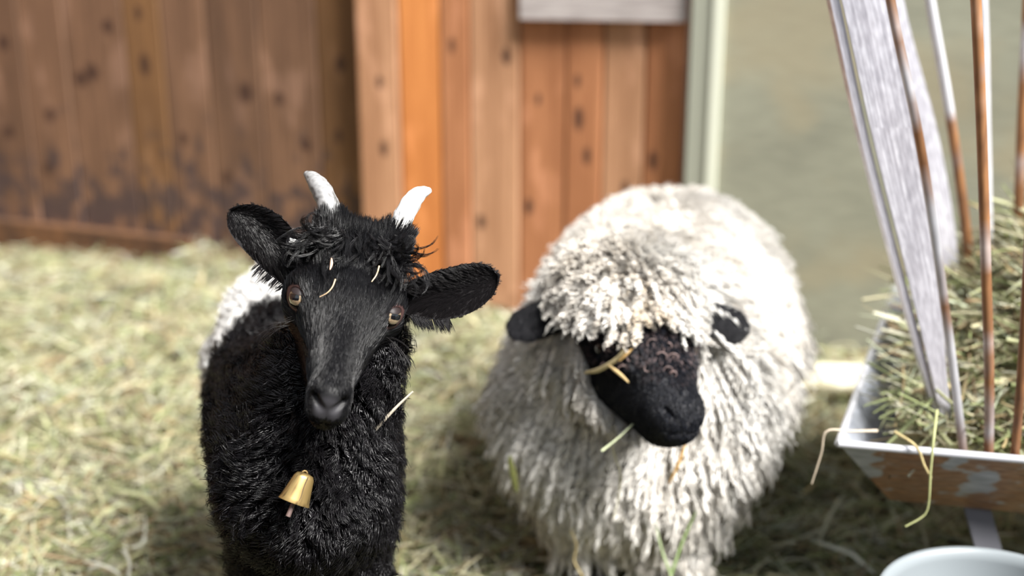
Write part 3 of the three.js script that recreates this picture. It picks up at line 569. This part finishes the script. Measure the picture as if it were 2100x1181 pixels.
    for (let k = 0; k < (e < 0 ? 40 : 130); k++) {           // fringe below the ear
      const u = 0.08 + rh() * 0.36, p = at(u, e < 0 ? -1 : 1, 0), low = at(u, e < 0 ? 1 : -1, 0), lowest = W(p.x, p.y, p.z).y < W(low.x, low.y, low.z).y ? p : low;
      earHair.push({ p: lowest.applyMatrix4(GH), y: ax.clone().multiplyScalar(0.35).add(V(0, -0.8 + rh() * 0.3, 0.1)).transformDirection(GH), n: fwd.clone().transformDirection(GH), len: 0.007 + 0.011 * rh() * step(0.6, 0.2, Math.abs(u - 0.3)), wid: 0.0014, c: rgb(0.012, 0.011, 0.012) });
    }
    copies('ear_hair', straight, blackHair, earHair, ear, goatBase);
  }

  // short hair of the face: fans out from a whorl between the eyes
  const face = [], rf = seeded(91), whorl = V(...S(0, -0.075, 0.125));
  spread(headGeo, 26000, rf, (p, n) => {
    const [kx, sy, sz] = toSkull(p.x, p.y, p.z), ax = Math.abs(kx);
    if (Math.hypot(ax - 0.053, sy, sz - 0.016) < 0.0165) return;
    if (Math.hypot(kx * 0.9, sy + 0.052, sz - 0.137) < 0.0165) return;
    if (skull(p.x, p.y, p.z) > 0.003 || sz < -0.075) return;
    const f = p.clone().sub(whorl); f.addScaledVector(n, -f.dot(n)); f.normalize().add(V((rf() - 0.5) * 0.3, (rf() - 0.5) * 0.3, (rf() - 0.5) * 0.3));
    if (sy < -0.03 && sz < 0.07) f.add(V(0, -0.5, -0.3));
    f.addScaledVector(n, -f.dot(n)).normalize();
    const near = step(0.05, 0.14, sz), top = step(0.035, 0.06, p.y), t = headTone(p.x, p.y, p.z), g = 0.8 + rf() * 0.6, w = t[0] > 0.2;
    face.push({ p: W(p.x, p.y, p.z), y: f.multiplyScalar(1).addScaledVector(n, lerp(0.2, 0.12, near) + top * 0.25).transformDirection(GH), n: n.clone().transformDirection(GH), len: lerp(0.013, 0.0045, near) * (0.7 + rf() * 0.6) * (1 + top * 0.8), wid: lerp(0.0017, 0.001, near), c: w ? rgb(0.75, 0.75, 0.74) : rgb(0.0055 * g, 0.0054 * g, 0.0062 * g) });
  });
  copies('face_hair', straight, std(0xffffff, 0.26, { name: 'goat face hair', specularIntensity: 0.42 }), face, goat, goatBase);

  // curly coat of neck and trunk
  const curly = [31, 32, 33, 34].map((s) => tuft({ seed: s, hairs: 9, seg: 14, waves: 1.7, amp: 0.5, radius: 0.05, spreadAt: 0.6, gather: 0.35 }));
  const coat = [], wool = [], rc = seeded(123), axis = V(-0.17, 0, -0.5).normalize();
  spread(trunkGeo, 34000, rc, (p, n) => {
    if (p.y < 0.12) { if (rc() < 0.6) coat.push({ p, y: V(0, -1, 0).addScaledVector(n, 0.15), n, len: 0.014, wid: 0.002, c: rgb(0.013, 0.012, 0.013) }); return; }
    const h = toHead(p.x, p.y, p.z); if (skull(...h) < -0.004) return;
    const w = white(p.x, p.y, p.z) > 0.5 + (rc() - 0.5) * 0.3, swirl = noise(p.x * 22, p.y * 22, p.z * 22), swirl2 = noise(p.x * 22 + 9, p.y * 22, p.z * 22);
    const f = V(swirl * 1.6, -0.6, swirl2 * 1.4).addScaledVector(axis, 0.35); f.addScaledVector(n, -f.dot(n)).normalize();
    const throat = step(-1.3, -1.18, p.z) * step(0.33, 0.42, p.y);
    const item = { p, y: f.addScaledVector(n, 0.55 + rc() * 0.35), n, len: (w ? 0.03 : lerp(0.03, 0.04, throat)) * (0.7 + rc() * 0.6), wid: lerp(0.0075, 0.005, throat) * (0.8 + rc() * 0.4), c: rgb(0.0055, 0.005, 0.006).multiplyScalar(0.7 + rc() * 0.7) };
    if (w) { const v = 0.78 + rc() * 0.12; item.c = rgb(v, v * 0.99, v * 0.97); item.wid *= 1.3; wool.push(item); } else coat.push(item);
  });
  copies('coat', curly, blackHair, coat, goat, goatBase);
  copies('white_wool', curly, std(0xffffff, 0.7), wool, goat, goatBase);

  // forelock: curled locks on the poll, hair round the horn bases
  const locks = [], rl = seeded(55);
  const lock = (start, dir, len, curl, hairs, width) => {
    const pts = [], p = V(...start), d = V(...dir).normalize(), ax = V((rl() - 0.5) * 0.6, (rl() - 0.5) * 0.6, curl > 0 ? 1 : -1).normalize(), n = 14;
    for (let i = 0; i <= n; i++) { pts.push(p.clone()); p.addScaledVector(d, len / n); d.applyAxisAngle(ax, Math.abs(curl) / n * (0.5 + i / n)); d.y -= 0.03; d.normalize(); }
    for (let h = 0; h < hairs; h++) {
      const a = rl() * 6.28, r = Math.sqrt(rl()) * width, o = V(Math.cos(a) * r, Math.sin(a) * r * 0.6, Math.sin(a) * r), k = 0.75 + rl() * 0.25, g = rl() * 0.9;
      const list = pts.slice(0, Math.ceil(pts.length * k)).map((q, i, all) => q.clone().addScaledVector(o, 1 - 0.55 * i / all.length).add(V(Math.sin(i * 0.8 + g * 6) * 0.0008, Math.cos(i * 0.7 + g * 5) * 0.0008, 0)).applyMatrix4(GH).sub(goatBase));
      locks.push([list, (t) => 0.00026 * (1 - 0.7 * t)]);
    }
  };
  for (let k = 0; k < 190; k++) {
    const x = (rl() * 2 - 1) * 0.047, y = 0.058 + rl() * 0.024 - Math.abs(x) * 0.2, z = -0.014 + rl() * 0.018;
    lock([x, y, z + 0.008], [x * 22 + (rl() - 0.5) * 1.8, -0.2 - rl() * 0.6, 0.35 + rl() * 0.4], 0.022 + rl() * 0.026, (x < 0 ? -1 : 1) * (rl() - 0.25) * 7, 18, 0.0026);
  }
  for (let k = 0; k < 16; k++) lock([0.03 + rl() * 0.03, 0.04 + rl() * 0.02, -0.01], [1, 0.25 - rl() * 0.5, 0.15], 0.03 + rl() * 0.025, -2 - rl() * 3, 10, 0.002);
  for (let k = 0; k < 14; k++) lock([-0.035 - rl() * 0.025, 0.045 + rl() * 0.02, -0.01], [-1, 0.3 - rl() * 0.4, 0.15], 0.025 + rl() * 0.025, 2 + rl() * 3, 10, 0.002);
  for (let k = 0; k < 60; k++) { const a = rl() * 6.28, s = k % 2 ? 1 : -1; lock([s * 0.03 + Math.cos(a) * 0.013, 0.066 + rl() * 0.008, -0.022 + Math.sin(a) * 0.013], [Math.cos(a) * 0.35, 1, Math.sin(a) * 0.35], 0.012 + rl() * 0.012, (rl() - 0.5) * 1.5, 10, 0.003); }
  const fl = mesh('forelock', strands(locks), std(rgb(0.009, 0.0085, 0.0095), 0.3, { name: 'forelock', specularIntensity: 1 }), goat); fl.userData.kind = 'stuff';
  // white spot between the ear and the grey horn
  const spot = []; for (let k = 0; k < 70; k++) { const p = V(-0.07 + rl() * 0.006, 0.051 + rl() * 0.005, -0.004 + rl() * 0.006), d = V(1, -0.05 - rl() * 0.2, 0.25), list = []; for (let i = 0; i <= 6; i++) { list.push(p.clone().applyMatrix4(GH).sub(goatBase)); p.addScaledVector(d, 0.0025 + rl() * 0.0005); d.y -= 0.06; d.z += 0.03; } spot.push([list, (t) => 0.0003 * (1 - 0.5 * t)]); }
  mesh('white_spot', strands(spot), std(rgb(0.75, 0.75, 0.74), 0.5), goat).userData.kind = 'stuff';
  // bits of straw caught on the brow
  const onBrow = (px, py, lift) => { let w = 0.12; while (w > -0.1 && skull(px, py, w) > lift) w -= 0.001; return W(px, py, w).toArray(); };
  straw([[-0.0095, 0.047], [-0.009, 0.041], [-0.0098, 0.0355]].map(([x, y]) => onBrow(...unroll(x, y, 0).slice(0, 2), 0.012)), 0.0013, [0.6, 0.36, 0.26], 'short pinkish husk caught in the forelock of the goat', true);
  straw([[-0.004, 0.026], [-0.0065, 0.018], [-0.011, 0.0125], [-0.0185, 0.0085]].map(([x, y]) => onBrow(...unroll(x, y, 0).slice(0, 2), 0.008)), 0.0008, [0.6, 0.43, 0.26], 'thin bent straw lying on the forehead of the goat');
  straw([[0.037, 0.0395], [0.035, 0.031], [0.031, 0.0235]].map(([x, y]) => onBrow(...unroll(x, y, 0).slice(0, 2), 0.01)), 0.0009, [0.62, 0.48, 0.3], 'short yellow straw under the white horn of the goat');
  // whiskers and brow hairs by the eye
  const wh = []; for (let k = 0; k < 16; k++) { const s = k % 2 ? 1 : -1, p = V(...S(s * (0.047 + rl() * 0.006), -0.018 - rl() * 0.012, 0.012)), d = V(s * (0.8 + rl() * 0.3), -0.55 + rl() * 0.7, 0.3), list = []; for (let i = 0; i <= 8; i++) { list.push(p.clone().applyMatrix4(GH).sub(goatBase)); p.addScaledVector(d, 0.0045); d.y -= 0.12; d.normalize(); } wh.push([list, (t) => 0.00022 * (1 - 0.6 * t)]); }
  mesh('whiskers', strands(wh), std(rgb(0.02, 0.018, 0.018), 0.3), goat).userData.kind = 'stuff';
}

// bell
{
  const b = thing('bell', 'small worn brass bell hanging at the chest of the black goat', 'bell', [-0.2115, 0.4265, -1.119]);
  b.rotation.set(-0.42, 0.2, -0.5, 'ZYX');
  const prof = [[0.003, 0.018], [0.0075, 0.0165], [0.0095, 0.0125], [0.0115, 0.0], [0.0135, -0.011], [0.0148, -0.0155], [0.0138, -0.0157], [0.0124, -0.010], [0.0102, 0.0], [0.008, 0.011], [0.003, 0.0145]];
  const g = new THREE.LatheGeometry(prof.map(([x, y]) => new THREE.Vector2(x, y)), 48); g.scale(1.12, 0.92, 0.78);
  paint(g, (x, y, z) => mix3([0.36, 0.25, 0.1], [0.1, 0.065, 0.03], step(0.15, 0.6, fbm(x * 150, y * 90, z * 150, 3))));
  mesh('bell_body', g, std(0xffffff, 0.38, { vertexColors: true, metalness: 0.75 }), b);
  mesh('seam', tube([[0.002, 0.014, 0.0071], [0.0015, 0.004, 0.0083], [0.0022, -0.006, 0.0096], [0.001, -0.0145, 0.0106]], 0.0005, 12, 6), std(rgb(0.06, 0.04, 0.02), 0.7), b);
  mesh('clapper', new THREE.CylinderGeometry(0.0019, 0.0026, 0.036, 12).translate(0, -0.011, 0), std(rgb(0.16, 0.11, 0.1), 0.5, { metalness: 0.3 }), b);
  mesh('hanger', new THREE.TorusGeometry(0.0026, 0.001, 8, 20).translate(0, 0.0155, -0.004), std(rgb(0.3, 0.2, 0.08), 0.5, { metalness: 0.6 }), b);
}

// ---------------------------------------------------------------- sheep
const sheepBase = V(0.235, -0.045, -1.9);
{
  const SH = frame([0.164, 0.434, -1.583], -2), IH = SH.clone().invert().elements, W = (x, y, z) => V(x, y, z).applyMatrix4(SH);
  const toHead = (x, y, z) => [IH[0] * x + IH[4] * y + IH[8] * z + IH[12], IH[1] * x + IH[5] * y + IH[9] * z + IH[13], IH[2] * x + IH[6] * y + IH[10] * z + IH[14]];
  function skull(x, y, z) {
    let d = ell(x, y, z, [-0.005, 0.015, -0.02], [0.082, 0.085, 0.085]);
    d = smin(d, ell(x, y, z, [0.01, -0.025, 0.035], [0.062, 0.05, 0.05]), 0.03);
    d = smin(d, cap(x, y, z, [0.015, -0.035, 0.045, 0.052], [0.043, -0.1, 0.095, 0.035]), 0.025);
    d = smin(d, cap(x, y, z, [-0.01, -0.07, 0.01, 0.045], [0.032, -0.12, 0.085, 0.03]), 0.025);
    d = smin(d, ell(x, y, z, [0.045, -0.106, 0.112], [0.034, 0.03, 0.029]), 0.015);
    d = smin(d, ell(x, y, z, [0.045, -0.128, 0.102], [0.026, 0.018, 0.028]), 0.012);
    // nostrils, cleft and mouth: the face is turned a little to the right
    for (const s of [-1, 1]) {
      d = smax(d, -cap(x, y, z, [0.05 + s * 0.006, -0.115, 0.144, 0.0025], [0.05 + s * 0.019, -0.1, 0.135, 0.004]), 0.005);
      d = smax(d, -(Math.hypot(x - 0.012 - s * 0.062, y + 0.03, z - 0.055) - 0.012), 0.006);
    }
    d = smax(d, -cap(x, y, z, [0.05, -0.116, 0.146, 0.0015], [0.05, -0.132, 0.138, 0.0018]), 0.004);
    d = smax(d, -cap(x, y, z, [0.05, -0.131, 0.14, 0.002], [0.005, -0.122, 0.095, 0.002]), 0.004);
    d = smax(d, -cap(x, y, z, [0.05, -0.131, 0.14, 0.002], [0.082, -0.122, 0.105, 0.002]), 0.004);
    return d;
  }
  const nk = W(0, 0.01, -0.06);
  const trunk = (x, y, z) => {
    let d = ell(x, y, z, [0.185, 0.255, -1.76], [0.16, 0.17, 0.16]);
    d = smin(d, ell(x, y, z, [0.25, 0.285, -1.97], [0.175, 0.175, 0.2]), 0.08);
    d = smin(d, ell(x, y, z, [0.285, 0.295, -2.12], [0.165, 0.165, 0.17]), 0.08);
    d = smin(d, cap(x, y, z, [0.2, 0.32, -1.76, 0.13], [nk.x, nk.y, nk.z, 0.085]), 0.06);
    for (const e of [-1, 1]) {
      const q = [0.18 + e * 0.06, -1.68 + e * 0.012], h = [0.285 + e * 0.08, -2.14 + e * 0.01];
      d = smin(d, cap(x, y, z, [q[0], 0.16, q[1] - 0.02, 0.05], [q[0], 0.09, q[1], 0.03]), 0.03);
      d = smin(d, cap(x, y, z, [q[0], 0.09, q[1], 0.03], [q[0], 0.02, q[1] + 0.01, 0.023]), 0.01);
      d = smin(d, cap(x, y, z, [q[0], 0.02, q[1] + 0.01, 0.024], [q[0], -0.015, q[1] + 0.02, 0.028]), 0.01);
      d = smin(d, cap(x, y, z, [h[0], 0.18, h[1], 0.06], [h[0], 0.1, h[1] - 0.03, 0.032]), 0.03);
      d = smin(d, cap(x, y, z, [h[0], 0.1, h[1] - 0.03, 0.03], [h[0], 0.02, h[1], 0.023]), 0.01);
      d = smin(d, cap(x, y, z, [h[0], 0.02, h[1], 0.024], [h[0], -0.015, h[1] + 0.01, 0.028]), 0.01);
    }
    return d;
  };
  const sheep = thing('sheep', 'shaggy white sheep with a black face, black ears and long curly fleece', 'sheep', sheepBase.toArray());
  const off = (g) => g.translate(-sheepBase.x, -sheepBase.y, -sheepBase.z);
  const trunkGeo = nets(trunk, [-0.05, -0.07, -2.36], [0.54, 0.58, -1.5], 0.011);
  const headGeo = nets(skull, [-0.11, -0.17, -0.13], [0.12, 0.13, 0.17], 0.003);
  // the black mask of the face in the head frame: 1 = black hair, 0 = wool
  const mask = (x, y, z) => { const line = 0.006 + 0.35 * Math.max(0, Math.abs(x - 0.028) - 0.055) + 0.03 * fbm(x * 22, y * 22, z * 22, 2), side = step(-0.1, -0.06, x + 0.6 * (y + 0.05)) ; return step(0.008, -0.012, y - line) * step(-0.005, 0.03, z) * side; };
  paint(headGeo, (x, y, z) => mix3([0.6, 0.55, 0.47], [0.012, 0.012, 0.015], mask(x, y, z)));
  paint(trunkGeo, (x, y, z) => y < 0.1 ? [0.015, 0.014, 0.015] : [0.62, 0.57, 0.49]);
  mesh('body', off(mergeGeometries([trunkGeo.clone(), headGeo.clone().applyMatrix4(SH)])), std(0xffffff, 0.75, { vertexColors: true }), sheep);
  for (const s of [-1, 1]) { const g = new THREE.SphereGeometry(0.0125, 32, 24); paint(g, (x, y, z) => [0.02, 0.015, 0.012]); g.translate(0.012 + s * 0.055, -0.03, 0.05); g.applyMatrix4(SH); off(g); mesh('eye', g, std(0xffffff, 0.1, { vertexColors: true, clearcoat: 1 }), sheep); }

  const rand = seeded(404), hair = [], short = [61, 62].map((s) => tuft({ seed: s, hairs: 5, seg: 6, waves: 0.7, amp: 0.4, radius: 0.2, spreadAt: 1, gather: 0.2, lay: 0.6 }));
  const faceMat = std(0xffffff, 0.42, { name: 'sheep face hair', specularIntensity: 0.45 });
  // ears
  for (const e of [-1, 1]) {
    const base = e < 0 ? V(-0.072, 0.022, 0.005) : V(0.082, 0.02, 0.005), tip = e < 0 ? V(-0.163, -0.013, 0.012) : V(0.147, -0.003, 0.0), ax = tip.clone().sub(base), len = ax.length(); ax.normalize();
    const fwd = V(e * 0.1, 0.15, 1).normalize(), across = V().crossVectors(fwd, ax).normalize(), nu = 22, nv = 16, P = [], I = [];
    const at = (u, v, back) => { const w = 0.0225 * (u < 0.55 ? lerp(0.65, 1, Math.sin(u / 0.55 * Math.PI / 2)) : Math.sqrt(Math.max(0, 1 - ((u - 0.55) / 0.45) ** 2.4))); return base.clone().addScaledVector(ax, u * len).addScaledVector(across, v * w).addScaledVector(fwd, (back ? -1 : 1) * 0.006 * Math.sqrt(Math.max(0, 1 - v * v)) - 0.004 * u); };
    for (const back of [0, 1]) for (let i = 0; i <= nu; i++) for (let j = 0; j <= nv; j++) { const p = at(i / nu, j / nv * 2 - 1, back); P.push(p.x, p.y, p.z); }
    const row = nv + 1, q = (nu + 1) * row;
    for (let i = 0; i < nu; i++) for (let j = 0; j < nv; j++) { const a = i * row + j, f1 = [a, a + 1, a + row, a + 1, a + row + 1, a + row], f2 = f1.map((k) => k + q); (e > 0 ? f1.reverse() : f2.reverse()); I.push(...f1, ...f2); }
    const g = new THREE.BufferGeometry(); g.setAttribute('position', new THREE.Float32BufferAttribute(P, 3)); g.setIndex(I); g.computeVertexNormals(); g.applyMatrix4(SH); off(g);
    const flap = mesh('ear', g, std(rgb(0.008, 0.008, 0.01), 0.7, { specularIntensity: 0.3 }), sheep), ear = [];
    for (let k = 0; k < 2200; k++) { const u = Math.sqrt(rand()), v = rand() * 2 - 1, p = at(u, v, rand() < 0.3); ear.push({ p: p.applyMatrix4(SH), y: ax.clone().addScaledVector(across, v * 0.5).addScaledVector(fwd, 0.4).transformDirection(SH), n: fwd.clone().transformDirection(SH), len: 0.006 + rand() * 0.005, wid: 0.0015, c: rgb(0.007, 0.007, 0.01) }); }
    copies('ear_hair', short, faceMat, ear, flap, sheepBase);
  }
  spread(headGeo, 17000, rand, (p, n) => {
    const m = mask(p.x, p.y, p.z); if (m < 0.4 || skull(p.x, p.y, p.z) > 0.004) return;
    const upper = step(-0.075, -0.035, p.y + 0.012 * noise(p.x * 60, p.y * 60, 3)), f = V(p.x * 4 + (rand() - 0.5), -0.8 + (rand() - 0.5), 0.2); f.addScaledVector(n, -f.dot(n)).normalize();
    const pink = upper * step(0.6, 0.95, rand()), g = 0.7 + rand() * 0.7, c = mix3([0.008, 0.009, 0.013], [0.1, 0.075, 0.075], pink);
    hair.push({ p: W(p.x, p.y, p.z), y: f.addScaledVector(n, 0.35 + upper * 0.4).transformDirection(SH), n: n.clone().transformDirection(SH), len: lerp(0.005, 0.012, upper) * (0.7 + rand() * 0.6), wid: lerp(0.0014, 0.0026, upper), c: rgb(c[0] * g, c[1] * g, c[2] * g) });
  });
  copies('face_hair', short, faceMat, hair, sheep, sheepBase);

  // fleece
  const byEar = (x, y, z) => Math.min(cap(x, y, z, [-0.085, 0.012, 0.0, 0], [-0.16, -0.014, 0.02, 0]), cap(x, y, z, [0.092, 0.012, 0.0, 0], [0.146, -0.004, 0.02, 0]));
  const longSet = [81, 82, 83, 84, 85].map((s) => tuft({ seed: s, hairs: 9, seg: 30, waves: 3.2 + (s % 3) * 0.7, amp: 0.5, radius: 0.1, spreadAt: 0.5, gather: 0.5, jitter: 0.2 })), long = [];
  const lockSet = [71, 72, 73, 74, 75].map((s) => tuft({ seed: s, hairs: 13, seg: 18, waves: 1.6 + (s % 3) * 0.5, amp: 0.42, radius: 0.07, spreadAt: 0.6, gather: 0.6, jitter: 0.16 }));
  const fleece = [], tone = (p, extra) => {
    const d = clamp(0.3 + 0.36 * fbm(p.x * 9 + 3, p.y * 7 + 8, p.z * 9, 3) + extra), v = 0.82 + rand() * 0.16, c = mix3([0.95, 0.93, 0.89], [0.5, 0.41, 0.3], d); return rgb(c[0] * v, c[1] * v, c[2] * v);
  };
  spread(trunkGeo, 26000, rand, (p, n) => {
    if (p.y < 0.105) { if (p.y > 0.0) fleece.push({ p, y: V(0, -1, 0).addScaledVector(n, 0.4), n, len: 0.015, wid: 0.004, c: rgb(0.016, 0.015, 0.016) }); return; }
    const h = toHead(p.x, p.y, p.z); if (skull(...h) < -0.014 || byEar(...h) < 0.034) return;
    const front = step(-1.85, -1.65, p.z), up = step(0.3, 0.95, n.y);
    const f = V(0.35 * noise(p.x * 12, p.y * 12, p.z * 12) + n.x * up, -1 + up * 0.7, 0.3 * noise(p.x * 12 + 5, p.y * 12, p.z * 12) + up * 0.1); f.addScaledVector(n, -f.dot(n)).normalize();
    const flank = step(0.5, 0.1, n.y);
    if (flank > 0.3 && rand() < 0.55 && p.y > 0.15) long.push({ p: p.clone().addScaledVector(n, 0.018), y: f.clone().add(V((rand() - 0.5) * 0.25, 0, 0)).addScaledVector(n, 0.2 + rand() * 0.22), n, len: 0.08 + rand() * 0.055, wid: 0.0052 * (0.7 + rand() * 0.6), c: tone(p, -0.12) });
    const len = lerp(lerp(0.08, 0.045, up), lerp(0.1, 0.05, up), front) * (0.7 + rand() * 0.6);
    fleece.push({ p, y: f.addScaledVector(n, 0.36 + rand() * 0.3 + up * 0.45), n, len, wid: lerp(0.0105, 0.0085, front) * (0.8 + rand() * 0.5), c: tone(p, -0.08) });
  });
  // wool of the head: falls from the crown over brow and cheeks
  const crown = V(0.005, 0.085, -0.05);
  spread(headGeo, 10000, rand, (p, n) => {
    const m = mask(p.x, p.y, p.z); if (m > 0.45 || (p.z > -0.05 && byEar(p.x, p.y, p.z) < 0.026)) return;
    if (p.y < -0.1 && p.z > 0.02) return;
    if (p.z > 0.03 && p.y < 0.03 && rand() < 0.35) return;
    const f = p.clone().sub(crown); f.y -= 0.02; f.addScaledVector(n, -f.dot(n)).normalize().add(V((rand() - 0.5) * 0.8, (rand() - 0.5) * 0.6, (rand() - 0.5) * 0.5)); f.addScaledVector(n, -f.dot(n)).normalize();
    const brow = step(-0.01, 0.04, p.y) * step(0.02, 0.06, p.z), dirt = Math.exp(-(((p.x + 0.005) / 0.035) ** 2) - (((p.y - 0.042) / 0.04) ** 2));
    (rand() < 0.5 ? long : fleece).push({ p: W(p.x, p.y, p.z), y: f.addScaledVector(n, 0.35 + rand() * 0.4).transformDirection(SH), n: n.clone().transformDirection(SH), len: (p.x < -0.03 && p.y > 0.03 ? 0.062 : lerp(0.045, 0.027, brow)) * (0.65 + rand() * 0.6) * (brow > 0.3 && p.x > -0.015 && rand() < 0.1 ? 1.7 : 1), wid: 0.0048 * (0.8 + rand() * 0.5), c: tone(W(p.x, p.y, p.z), 1.1 * dirt * rand() - 0.05) });
  });
  const woolMat = std(0xffffff, 0.85, { name: 'wool', sheen: 0.4, sheenColor: rgb(1, 1, 1), sheenRoughness: 0.6 });
  copies('fleece', lockSet, woolMat, fleece, sheep, sheepBase);
  copies('long_locks', longSet, woolMat, long, sheep, sheepBase);
  // small pinkish ringlets on the upper face, straw caught in the wool
  const onFace = (x, y, lift) => { let w = 0.2; while (w > -0.1 && skull(x, y, w) > lift) w -= 0.001; return W(x, y, w); }, rings = [];
  for (let k = 0; k < 22; k++) {
    const x = -0.045 + rand() * 0.125, y = -0.062 + rand() * 0.05, c = onFace(x, y, 0.007), a0 = rand() * 6.28, turn = (rand() < 0.5 ? -1 : 1) * (2.2 + rand() * 2.4), R = 0.004 + rand() * 0.004, list = [];
    for (let i = 0; i <= 16; i++) { const t = i / 16, a = a0 + turn * t, r = R * (1 - 0.4 * t); list.push(V(c.x + Math.cos(a) * r, c.y + Math.sin(a) * r, c.z + 0.003 * t).sub(sheepBase)); }
    rings.push([list, (t) => 0.001 * (1 - 0.5 * t)]);
  }
  mesh('ringlets', strands(rings), std(rgb(0.2, 0.14, 0.13), 0.5), sheep).userData.kind = 'stuff';
  const px = (list, lift) => list.map(([x, y]) => onFace(x, y, lift).toArray());
  straw(px([[-0.066, -0.064], [-0.047, -0.056], [-0.024, -0.034], [-0.02, -0.015]], 0.016), 0.0032, [0.72, 0.6, 0.34], 'broad yellow straw leaf across the brow of the sheep', true);
  straw(px([[-0.04, -0.05], [-0.024, -0.062], [-0.015, -0.07]], 0.017), 0.0022, [0.68, 0.5, 0.24], 'short yellow straw pointing down across the face of the sheep', true);
  straw(px([[-0.027, -0.044], [-0.018, -0.034], [-0.011, -0.027]], 0.018), 0.002, [0.66, 0.42, 0.16], 'short orange straw pointing up across the face of the sheep', true);
}

renderer.render(scene, camera);
